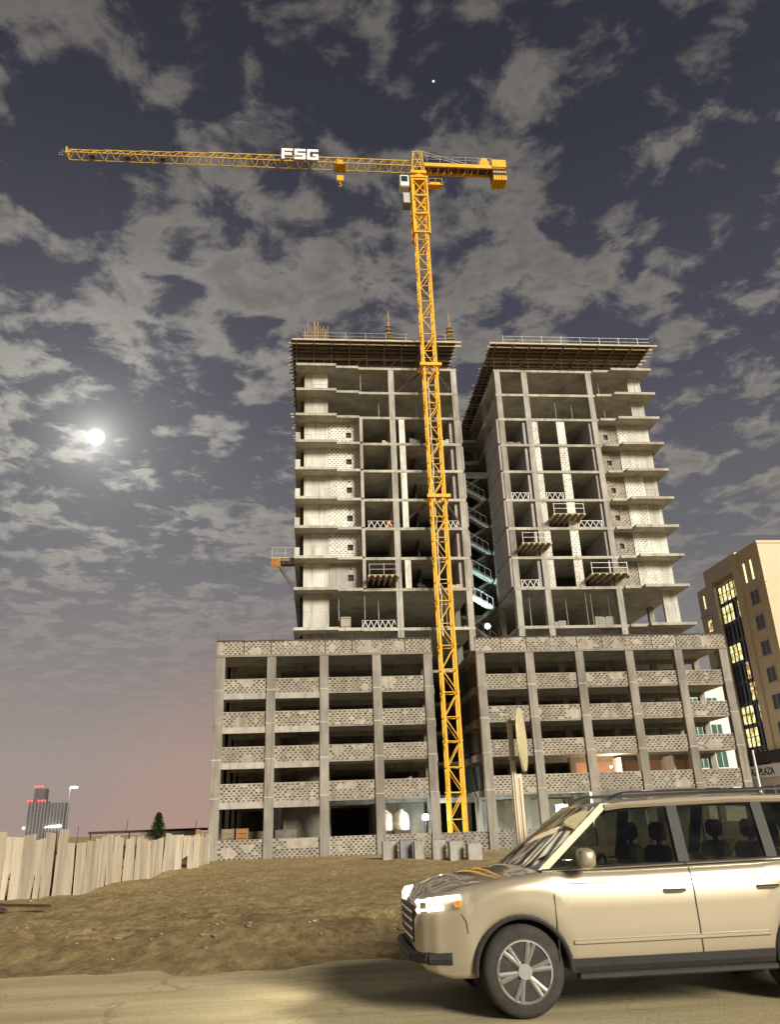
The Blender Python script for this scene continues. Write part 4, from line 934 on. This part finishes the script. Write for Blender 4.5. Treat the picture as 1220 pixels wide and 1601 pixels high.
# far street lamp
t = thing('street_lamp', 'tall street lamp with a glaring white head beside the far dark towers', 'street lamp', (-57.9, 200, 0))
MB().bar((-57.9, 200, -.1), (-57.75, 200, 13.0), .16, 8, r1=.1).build('pole', 'steel', t); MB().bar((-57.75, 200, 13), (-56.6, 199.6, 13.3), .08, 6).build('arm', 'steel', t)
h = MB().bev(-57.5, -55.9, 199.4, 199.9, 13.1, 13.4, .06).build('lamp_head', 'steel', t); put(MB().lathe((-56.7, 199.6, 12.8), [(.2, 0), (.75, .12), (.85, .3)], 16).build('lamp_glass', 'lamp'), h)
# far towers
def far_tower(x0, x1, y, h, lab, steps, beacons, lights):
    t = thing('far_tower', lab, 'tower', ((x0 + x1) / 2, y, 0), 'dark far towers')
    MB().box(x0, x1, y, y + 16, -.1, h).build('wall', 'far', t)
    n = 5
    for i in range(n + 1):
        x = x0 + (x1 - x0) * i / n; MB().box(x - .5, x + .5, y - .7, y - .003, 0, h + .3).build('fin', 'farl', t)
    for k in range(1, int(h / 4)): MB().box(x0 + .1, x1 - .1, y - .35, y - .003, k * 4, k * 4 + .5).build('floor_band', 'far', t)
    for (a, c, h1) in steps: MB().box(a, c, y + 2, y + 13, h + .003, h1).build('upper_stage', 'far', t)
    for (x, z) in beacons: MB().lathe((x, y - 1, z - .9), [(.3, 0), (1.0, .4), (1.0, 1.4), (.3, 1.8)], 10).build('beacon', 'red', t)
    for (x, z, r) in lights: MB().lathe((x, y - 1.6, z - r), [(r * .3, 0), (r, r * .5), (r, r * 1.3), (r * .3, r * 1.8)], 8).build('canopy_light', 'lamp2', t)
F = 900 / 600
far_tower(-200 * F, -188.6 * F, 900, 25 * F, 'dark far tower crowned with red beacon lights', [(-197.5 * F, -190 * F, 33.6 * F)],
          [(-196.6 * F, 35 * F), (-194.3 * F, 35 * F), (-192.2 * F, 35 * F), (-200.3 * F, 25.4 * F), (-198.2 * F, 25.4 * F), (-193.5 * F, 25.4 * F), (-191.2 * F, 25.4 * F), (-189.2 * F, 25.4 * F)], [(-201 * F, 8.2 * F, 1.1)])
far_tower(-187.8 * F, -176.6 * F, 905, 24 * F, 'blunt dark far tower without beacons over a white lit canopy', [], [], [((-193 + 1.9 * i) * F, (8.0 + .10 * i) * F, .8 + .35 * (i > 4)) for i in range(9)])

# ------------------------------------------------------------------ white building behind, beige building at the right
t = thing('white_building', 'white building with green windows glimpsed through the podium end bay', 'building', (47.6, 98, 0))
MB().box(44.6, 50.4, 95.0, 102, -.1, 19.0).build('wall', 'white', t)
for z in (5.0, 8.4, 11.6, 14.8):
    for x in (46.1, 48.6):
        o = MB().box(x - .62, x + .62, 94.93, 94.99, z - 1.0, z + .8).build('window', 'gglass', t); put(MB().box(x - .74, x + .74, 94.85, 94.995, z - 1.14, z - 1.01).build('sill', 'white'), o); put(MB().box(x - .04, x + .04, 94.9, 94.93, z - 1, z + .8).build('mullion', 'steel'), o)
BB = thing('beige_building', 'beige block with a lit glazed bay and dark windows beyond the podium end', 'building', (72, 104, 0))
X0 = 58.92
def bb(name, mat, *a): return MB().box(*a).build(name, mat, BB)
bb('wall', 'beige', X0, 92, 95, 100.9, -.1, 35.9)
bb('wall', 'beige', X0 + .4, 92, 100.9, 108.6, -.1, 33.6)
bb('wall', 'grey', X0, 92, 108.6, 113.6, -.1, 34.3)
bb('portal_lintel', 'grey', X0 - .02, X0 + 3, 100.92, 110.6, 34.32, 36.6)
bb('pilaster', 'beige', X0 - .3, X0 + 1.0, 100.55, 102.0, -.1, 36.3)
bb('pilaster', 'grey', X0 - .25, X0 + .9, 107.9, 109.0, -.1, 33.5)
bb('cornice', 'beige', X0 - .12, 92, 94.88, 100.5, 35.9, 36.25)
bb('string_course', 'beige', X0 - .1, X0 + .4, 94.9, 100.54, 30.55, 30.8); bb('string_course', 'grey', X0 - .2, X0 + .4, 109.1, 113.62, 30.1, 30.4)
for y in (97.4, 99.2): bb('slit_light', 'slit', X0 - .02, X0 - .004, y - .2, y + .2, 31.6, 34.3)
bb('slit_light', 'slit', X0 - .02, X0 - .004, 111.6, 111.9, 31.2, 33.2)
def bbwin(y0, y1, z0, z1, mat):
    o = bb('window', mat, X0 - .015, X0 - .004, y0, y1, z0, z1)
    for a in ((X0 - .09, X0 - .003, y0 - .12, y0 - .002, z0 - .1, z1 + .1), (X0 - .09, X0 - .003, y1 + .002, y1 + .12, z0 - .1, z1 + .1), (X0 - .12, X0 - .003, y0 - .16, y1 + .16, z0 - .24, z0 - .104), (X0 - .1, X0 - .003, y0 - .16, y1 + .16, z1 + .104, z1 + .22), (X0 - .05, X0 - .016, (y0 + y1) / 2 - .04, (y0 + y1) / 2 + .04, z0, z1)): put(MB().box(*a).build('frame', 'grey'), o)
for k in range(8): bbwin(96.9, 98.9, 28.3 - 3.45 * k, 30.1 - 3.45 * k, 'dglass')
for k in range(8): bbwin(110.6, 111.8, 27.6 - 3.45 * k, 29.3 - 3.45 * k, 'winlit2' if k == 0 else 'dglass')
for k in range(8): bb('front_window', 'dglass', 62 + 0, 64, 94.985, 94.996, 28.3 - 3.45 * k, 30.1 - 3.45 * k)
# glazed bay: floors of panes between mullions; lit ones as in the photograph
gx = X0 + .35
lit = {0: (0, 1, 2, 3, 4), 1: (0, 1, 2, 4), 3: (0, 1, 2), 4: (3,), 5: (3, 4), 6: (0, 1, 2, 4), 7: (0, 1, 2)}
ytab = np.linspace(107.75, 102.15, 6)
zt = [33.2, 30.3, 27.3, 24.5, 21.6, 18.8, 15.9, 13.0, 10.0]
for k in range(8):
    z1, z0 = zt[k], zt[k + 1]
    for i in range(5):
        m = ('winlit' if k < 2 or i < 3 else 'winlit2') if i in lit.get(k, ()) else 'dglass'
        o = bb('window_pane', m, gx - .02, gx, ytab[i + 1] + .04, ytab[i] - .04, z0 + .55, z1 - .05)
        if i in lit.get(k, ()): put(MB().box(gx - .06, gx - .022, ytab[i + 1] + .04, ytab[i] - .04, z0 + 1.75, z0 + 1.85).build('glazing_bar', 'ink'), o)
    bb('spandrel', 'dglass', gx - .1, gx + .02, 102.02, 107.88, z0 - .04, z0 + .5)
for y in ytab: bb('mullion', 'ink', gx - .16, gx + .01, y - .06, y + .06, 8, 33.3)
bb('canopy', 'ink', X0 - .9, X0 + .3, 96, 108.5, 8.2, 9.6)
fa = bb('shop_fascia', 'white', X0 - .6, X0 - .4, 96.5, 109.5, 6.4, 8.0); bb('shop_wall', 'grey', X0 - .39, X0 - .05, 95.2, 109.4, -.1, 6.39)
for y in (97.5, 100.5, 103.5, 106.5): bb('shop_window', 'dglass', X0 - .42, X0 - .395, y - 1.2, y + 1.2, .6, 5.4)
tcur = bpy.data.curves.new('lettering', 'FONT'); tcur.body = 'TAZ PLAZA'; tcur.size = 1.25; tcur.extrude = .03; tcur.align_x = 'LEFT'
to = bpy.data.objects.new('tmp', tcur); col.objects.link(to); bpy.context.view_layer.update()
me = bpy.data.meshes.new_from_object(to.evaluated_get(bpy.context.evaluated_depsgraph_get())); bpy.data.objects.remove(to)
me.materials.clear(); me.materials.append(MT['ink'])
lo = bpy.data.objects.new('fascia_lettering', me); col.objects.link(lo)
lo.location = (X0 - .64, 107.5, 6.75); put(lo, fa); lo.rotation_euler = (R(90), 0, R(-90))
# slim white pole at the road side by the beige building
t = thing('lamp_pole', 'slender tapered white pole before the beige building', 'pole', (33.25, 60, 0))
MB().bar((33.25, 60, -.1), (33.22, 60, 6.6), .13, 10, r1=.07).build('shaft', 'white', t); MB().lathe((33.22, 60, 6.6), [(.08, 0), (.1, .05), (.06, .14)], 10).build('cap', 'white', t); MB().lathe((33.25, 60, -.1), [(.25, 0), (.25, .2), (.15, .25)], 12).build('foot', 'white', t)

# ------------------------------------------------------------------ road sign seen from behind, nearly edge on
SX, SY = 2.56, 10.5
sz = gz(SX, SY)
SN = thing('road_sign', 'back of a pointed road sign on a twin channel post behind the car', 'road sign', (SX, SY, sz))
for q, n_ in ((-.032, 'post'), (.032, 'post')):
    b = MB(); b.box(SX + q - .03, SX + q + .03, SY - .03, SY + .03, ROAD - .1, 3.62 if q < 0 else 2.95); b.box(SX + q - .006, SX + q + .006, SY - .045, SY - .031, ROAD - .1, 3.6 if q < 0 else 2.9); b.build(n_, 'post', SN)
# plate: rounded triangle-like lens standing almost edge on
pl = []; 
for k in range(28):
    a = 2 * math.pi * k / 28; rr = .40
    pl.append((math.cos(a) * rr, math.sin(a) * rr))
dirp = Vector((.375, .927, 0)); nrm = Vector((.927, -.375, 0)); c0 = Vector((SX + .11, SY, 3.38)); b = MB()
vs = [c0 + dirp * u * .95 + Vector((0, 0, v)) + nrm * .0 for u, v in pl] + [c0 + dirp * u * .95 + Vector((0, 0, v)) + nrm * .02 for u, v in pl]
b.add(vs, [tuple(range(28)), tuple(range(28, 56))[::-1]] + [(i, 28 + i, 28 + (i + 1) % 28, (i + 1) % 28) for i in range(28)])
pz = b.build('sign_plate', 'gal', SN)
rim = MB(); rim.tube([tuple(v) for v in vs[:28]] + [tuple(vs[0])], .012, 5); put(rim.build('rim', 'gal'), pz)
for zz in (3.14, 3.60): MB().bev(SX - .07, SX + .12, SY - .06, SY + .06, zz - .022, zz + .022, .006).build('bracket', 'steel', SN)
MB().box(SX - .068, SX - .0665 + .05, SY - .055, SY - .047, 3.0, 3.66).build('back_channel', 'gal', SN)

# ------------------------------------------------------------------ the car
CNX, CNY, CZ = .92, 8.93, ROAD
CAR = thing('suv_car', 'pale beige sport utility car with its headlights on driving along the road', 'car', (CNX + 2.4, CNY, CZ))
def ip(x, tab):
    for (a, va), (b_, vb) in zip(tab[:-1], tab[1:]):
        if x <= b_: t = (x - a) / (b_ - a); t = t * t * (3 - 2 * t) * .5 + t * .5; return va + (vb - va) * t
    return tab[-1][1]
Ttab = [(0, .80), (.05, .93), (.16, 1.02), (.45, 1.10), (.9, 1.155), (1.3, 1.195), (2.0, 1.19), (4.3, 1.215), (4.65, 1.215), (4.80, 1.15), (4.9, 1.0)]
Wtab = [(0, .66), (.06, .78), (.18, .87), (.45, .935), (.95, .965), (2.4, .965), (4.0, .96), (4.55, .935), (4.78, .89), (4.9, .82)]
Btab = [(0, .48), (.08, .40), (.3, .34), (4.4, .36), (4.75, .45), (4.9, .55)]
AX = (.94, 3.80); AR = .43; AZ = .38
stx = sorted(set([round(v, 4) for v in list(np.linspace(0, .3, 14)) + list(np.linspace(.3, 4.6, 110)) + list(np.linspace(4.6, 4.9, 12))]))
rows = []
for x in stx:
    t_, w_, b0 = ip(x, Ttab), ip(x, Wtab), ip(x, Btab); ob = b0; inarch = False
    for a in AX:
        if abs(x - a) < AR: ob = max(ob, AZ + math.sqrt(AR ** 2 - (x - a) ** 2)); inarch = True
    sec_ = [(0, b0 if not inarch else b0), (w_ * .68, b0), (w_ * .685, ob), (w_ * .975, ob)]
    for f_, q in ((.05, .992), (.18, 1.0), (.42, 1.004), (.60, .998), (.73, 1.0), (.80, .985), (.90, .972), (.965, .945), (1.0, .88)): sec_.append((w_ * q, ob + (t_ - ob) * f_))
    sec_ += [(w_ * .6, t_ + .022), (w_ * .3, t_ + .036), (0, t_ + .04)]
    rows.append([(CNX + x, CNY - y, CZ + z) for y, z in sec_] + [(CNX + x, CNY + y, CZ + z) for y, z in sec_[::-1][1:]])
b = MB(); nn = len(rows[0]); b.grid(rows, mif=lambda i, j: 1 if (j < 3 or j > nn - 5) else 0)
b.f.append(tuple(range(nn))[::-1]); b.m.append(0); k0 = (len(rows) - 1) * nn; b.f.append(tuple(range(k0, k0 + nn))); b.m.append(0)
body = b.build('body', ['paint', 'trim'], CAR, smooth=True)
def C(x, y, z): return (CNX + x, CNY + y, CZ + z)
# greenhouse
belt = lambda x: 1.20 + .012 * (x - 1.3)
def side(x, f_):         # point on the side glass plane, f_ 0 belt .. 1 roof edge
    return .875 - .215 * f_, belt(x) + (1.775 - belt(x)) * f_
for s_ in (-1, 1):
    def SP(x, f_, k=0): y, z = side(x, f_); return C(x, s_ * (y + k), z)
    pil = [((1.22, 0), (1.98, 1), .05), ((2.62, 0), (2.66, 1), .055), ((3.52, 0), (3.56, 1), .055), ((4.52, 0), (4.40, 1), .11)]
    for (a, f0), (c, f1), wd in pil:
        vs = [SP(a - wd, f0, .012), SP(a + wd, f0, .012), SP(c + wd, f1, .012), SP(c - wd, f1, .012), SP(a - wd, f0, -.06), SP(a + wd, f0, -.06), SP(c + wd, f1, -.06), SP(c - wd, f1, -.06)]
        MB().add(vs, [(0, 1, 2, 3), (7, 6, 5, 4), (0, 4, 5, 1), (1, 5, 6, 2), (2, 6, 7, 3), (3, 7, 4, 0)]).build('pillar', 'paint' if (a < 2 or a > 4) else 'trim', CAR)
    for (a0, a1, c0_, c1) in ((1.27, 2.565, 2.03, 2.605), (2.675, 3.465, 2.715, 3.505), (3.575, 4.41, 3.615, 4.29)):
        vs = [SP(a0, .02), SP(a1, .02), SP(c1, .94), SP(c0_, .94), SP(a0, .02, -.006), SP(a1, .02, -.006), SP(c1, .94, -.006), SP(c0_, .94, -.006)]
        MB().add(vs, [(0, 1, 2, 3), (7, 6, 5, 4), (0, 4, 5, 1), (1, 5, 6, 2), (2, 6, 7, 3), (3, 7, 4, 0)]).build('side_window', 'carglass', CAR)
    MB().tube([SP(x, -.01, .02) for x in (1.2, 2.0, 3.0, 4.0, 4.6)], .014, 5).build('belt_trim', 'chrome', CAR)
    MB().tube([C(x, s_ * (.60), 1.835 + (.03 if 2.1 < x < 4.3 else -.01)) for x in (2.05, 2.2, 3.2, 4.25, 4.4)], .02, 6).build('roof_rail', 'chrome', CAR)
    # doors: handle, seam grooves
    for x in (1.28, 2.64):
        sm_ = MB(); pts = []
        for zz in np.linspace(.44 if x < 3.5 else .95, 1.17, 12):
            t_, w_ = ip(x, Ttab), ip(x, Wtab); f_ = (zz - .35) / (t_ - .35); q = float(np.interp(f_, (0, .05, .18, .42, .60, .73, .80, .90, .965), (.975, .992, 1.0, 1.004, .998, 1.0, .985, .972, .945)))
            pts.append(C(x, s_ * (w_ * q + .002), zz))
        sm_.tube(pts, .006, 4); sm_.build('door_seam', 'trim', CAR)
    for x in (2.45, 3.38): MB().tube([C(x - .1, s_ * .968, .985), C(x - .08, s_ * 1.0, .985), C(x + .08, s_ * 1.0, .985), C(x + .1, s_ * .968, .985)], .016, 6).build('door_handle', 'chrome', CAR)
    MB().bev(CNX + 1.42, CNX + 3.3, CNY + s_ * .995 - .05, CNY + s_ * .995 + .05, CZ + .30, CZ + .35, .012).build('side_step', 'trim', CAR)
    MB().bev(CNX + 1.42, CNX + 3.32, CNY + s_ * .962 - .022, CNY + s_ * .962 + .022, CZ + .57, CZ + .61, .008).build('side_moulding', 'chrome' if 0 else 'paint', CAR)
    for a in AX:
        fl = MB(); pts = [C(a + (AR + .012) * math.cos(th), s_ * (ip(a, Wtab) + .004), AZ + (AR + .012) * math.sin(th)) for th in np.linspace(-.05, math.pi + .05, 22)]; fl.tube(pts, .022, 6); fl.build('wheel_arch_trim', 'trim', CAR)
        MB().lathe((CNX + a, CNY + s_ * .60 - (.0 if s_ > 0 else .1), CZ + AZ), [(AR - .01, 0), (AR - .01, .1)], 24, 'y').build('arch_liner', 'trim', CAR)
    # mirror
    mr = MB(); mr.bev(CNX + 1.50, CNX + 1.68, CNY + s_ * 1.06 - .12, CNY + s_ * 1.06 + .12, CZ + 1.2, CZ + 1.39, .045); mr.bar(C(1.6, s_ * .88, 1.2), C(1.6, s_ * 1.0, 1.26), .035, 6); smoothmod(mr.build('wing_mirror', 'paint', CAR, smooth=True), 2)
    # lamps
    hl = MB(); ring = []
    hx = [(.035, .60), (.06, .74), (.12, .83), (.24, .885), (.40, .915)]
    rows_ = []
    for k, (x, y) in enumerate(hx):
        zt_, zb_ = .995 + .02 * k / 4 - .03 * (k == 0), .845 + .05 * k / 4
        rows_.append([C(x - .012, s_ * (y + .022), zb_), C(x - .02, s_ * (y + .032), (zb_ + zt_) / 2), C(x - .012, s_ * (y + .022), zt_)])
    hl.grid(rows_); ho = hl.build('headlight', 'lens', CAR, smooth=True)
    for (z0_, k1) in ((.955, 4), (.885, 3)):
        e = MB(); e.tube([C(x - .002, s_ * (y + .012), z0_ + .012 * k) for k, (x, y) in enumerate(hx[:k1 + 1])], .024, 8); put(e.build('lamp_strip', 'head'), ho)
    for zc_, yy in ((.915, .68),): put(MB().lathe(C(.02, s_ * yy, zc_), [(.055, 0), (.055, .03)], 16, 'x').build('projector', 'head'), ho)
    put(MB().box(CNX + .34, CNX + .40, CNY + s_ * .935 - .006, CNY + s_ * .935 + .006, CZ + .92, CZ + .98).build('indicator', 'amber'), ho)
    MB().lathe(C(.05, s_ * .66, .60), [(.06, 0), (.06, .05)], 14, 'x').build('fog_lamp', 'head', CAR)
    MB().bev(CNX + 4.66, CNX + 4.885, CNY + s_ * .86 - .06, CNY + s_ * .86 + .06, CZ + .78, CZ + 1.14, .03).build('tail_light', 'redlens', CAR)
    # wheels
    for a in AX:
        wc = C(a, s_ * .84, AZ); sg = s_
        ty = MB().lathe((wc[0], wc[1] - .125, wc[2]), [(.24, 0), (.33, .0), (.372, .03), (.378, .08), (.378, .17), (.372, .22), (.33, .25), (.24, .25)], 36, 'y').build('wheel', 'rubber', CAR, smooth=True)
        yo = wc[1] + sg * .10
        rm = MB().lathe((wc[0], wc[1] + (sg * .0) - .11, wc[2]), [(.235, 0), (.245, .22)], 30, 'y'); put(rm.build('rim_barrel', 'trim', smooth=True), ty)
        sp_ = MB()
        for k in range(6):
            th = 2 * math.pi * k / 6 + .2; c_, s__ = math.cos(th), math.sin(th)
            for dth in (-.12, .12): sp_.bar((wc[0] + .05 * c_, yo + sg * .02, wc[2] + .05 * s__), (wc[0] + .24 * math.cos(th + dth), yo + sg * .026, wc[2] + .24 * math.sin(th + dth)), .022, 6)
        sp_.lathe((wc[0], yo + (0 if sg > 0 else -.045), wc[2]), [(.065, 0), (.065, .045)], 16, 'y')
        for k in range(30): th0, th1 = 2 * math.pi * k / 30, 2 * math.pi * (k + 1) / 30; sp_.bar((wc[0] + .248 * math.cos(th0), yo + sg * .028, wc[2] + .248 * math.sin(th0)), (wc[0] + .248 * math.cos(th1), yo + sg * .028, wc[2] + .248 * math.sin(th1)), .013, 5)
        put(sp_.build('rim', 'alloy'), ty)
for s_ in (-1, 1):
    rc = MB(); xs2 = np.linspace(1.40, 3.34, 30)
    rc.grid([[C(x, s_ * (ip(x, Wtab) * q_ + .006), .35 + (ip(x, Ttab) - .35) * f_) for f_, q_ in ((.0, .975), (.05, .992), (.13, 1.0))] for x in xs2]); rc.build('sill_cladding', 'trim', CAR)
for s_ in (-1, 1):
    MB().tube([C(x, s_ * (ip(x, Wtab) * .905 + .0), ip(x, Ttab) - .008) for x in np.linspace(.30, 1.18, 12)], .005, 4).build('bonnet_seam', 'trim', CAR)
    MB().tube([C(.45, s_ * (ip(.45, Wtab) * 1.003), .36 + .34 * 1), C(.44, s_ * (ip(.44, Wtab) * 1.002), .80), C(.40, s_ * (ip(.4, Wtab) * .998), .86)], .005, 4).build('bumper_seam', 'trim', CAR)
    MB().tube([C(x, s_ * (ip(x, Wtab) * .9785 + .003), .35 + (ip(x, Ttab) - .35) * .86) for x in np.linspace(.5, 4.5, 40)], .006, 4).build('crease_line', 'paint', CAR)
fd = MB().bev(CNX + 4.12, CNX + 4.28, CNY - .967, CNY - .955, CZ + .93, CZ + 1.07, .004).build('fuel_flap', 'paint', CAR)
MB().bar(C(4.25, -.3, 1.83), C(4.42, -.3, 2.02), .008, 6, r1=.004).build('aerial', 'trim', CAR)
for y in (-.35, .3): MB().tube([C(1.14, y, 1.215), C(1.42, y + .33, 1.40)], .01, 5).build('wiper', 'trim', CAR)
# roof shell
rr_ = []
for x, zz, q in ((1.93, 1.745, .655), (1.99, 1.775, .66), (2.15, 1.80, .665), (2.6, 1.83, .67), (3.3, 1.84, .67), (4.0, 1.825, .665), (4.35, 1.80, .66), (4.47, 1.77, .65)):
    rr_.append([C(x, y * q, zz - .055 * abs(y) ** 4 - (.0)) for y in (-1.02, -.97, -.85, -.6, -.3, 0, .3, .6, .85, .97, 1.02)])
b = MB(); b.grid(rr_); b.grid([[(p[0], p[1], p[2] - .045) for p in r_] for r_ in rr_]); b.build('roof', 'paint', CAR, smooth=True)
for s_ in (-1, 1): MB().tube([C(x, s_ * .672, z) for x, z in ((1.96, 1.735), (2.15, 1.755), (3.3, 1.775), (4.3, 1.755), (4.45, 1.73))], .035, 6).build('roof_rail_edge', 'paint', CAR)
ws = [[C(1.20 - .10 * (1 - abs(y) ** 2) + .77 * f_, y * (.835 - .20 * f_), 1.205 + .545 * f_) for y in (-1, -.6, -.2, .2, .6, 1)] for f_ in (0, .33, .66, 1)]
MB().grid(ws).build('windscreen', 'carglass', CAR, smooth=True)
rw = [[C(4.62 - .14 * f_, y * (.80 - .17 * f_), 1.22 + .53 * f_) for y in (-1, 0, 1)] for f_ in (0, .5, 1)]
MB().grid(rw).build('rear_window', 'carglass', CAR)
# front: grille, bumper, plate
g_ = MB()
for k in range(4): g_.tube([C(.012 - .03, -.50, .64 + k * .075), C(-.022, 0, .64 + k * .075), C(.012 - .03, .50, .64 + k * .075)], .014, 6)
g_.build('grille', 'chrome', CAR); MB().box(CNX - .012, CNX + .02, CNY - .52, CNY + .52, CZ + .6, CZ + .9).build('grille_back', 'trim', CAR)
MB().tube([C(.30, -.90, .50), C(.10, -.83, .50), C(-.02, -.6, .50), C(-.05, 0, .50), C(-.02, .6, .50), C(.10, .83, .50), C(.30, .90, .50)], .05, 8).build('bumper_lip', 'trim', CAR)
MB().box(CNX + 1.25, CNX + 1.75, CNY - .78, CNY + .78, CZ + .95, CZ + 1.19).build('dashboard', 'seat', CAR)
for x in (2.3, 3.3):
    for y in (-.4, .4):
        st = MB(); st.bev(CNX + x - .25, CNX + x + .28, CNY + y - .26, CNY + y + .26, CZ + .6, CZ + .82, .05); st.bev(CNX + x + .2, CNX + x + .36, CNY + y - .25, CNY + y + .25, CZ + .8, CZ + 1.36, .05); st.bev(CNX + x + .24, CNX + x + .36, CNY + y - .13, CNY + y + .13, CZ + 1.40, CZ + 1.58, .04); st.bar(C(x + .3, y, 1.34), C(x + .3, y, 1.42), .03); st.build('seat', 'seat', CAR)
sw = MB(); pts = [C(1.92 + .06 * math.cos(th), -.4 + .18 * math.sin(th), 1.12 + .17 * math.cos(th)) for th in np.linspace(0, 6.283, 20)]; sw.tube(pts, .016, 5); sw.build('steering_wheel', 'trim', CAR)
for s_ in (-1, 1):
    L = bpy.data.lights.new('headlight_beam', 'SPOT'); L.energy = 160; L.spot_size = R(85); L.spot_blend = .8; L.color = (1, .94, .78); L.shadow_soft_size = .06
    lo = bpy.data.objects.new('headlight_beam', L); col.objects.link(lo); lo.location = C(-.12, s_ * .68, .9); put(lo, CAR)
    lo.rotation_euler = Vector((1, 0, .16)).to_track_quat('Z', 'Y').to_euler()
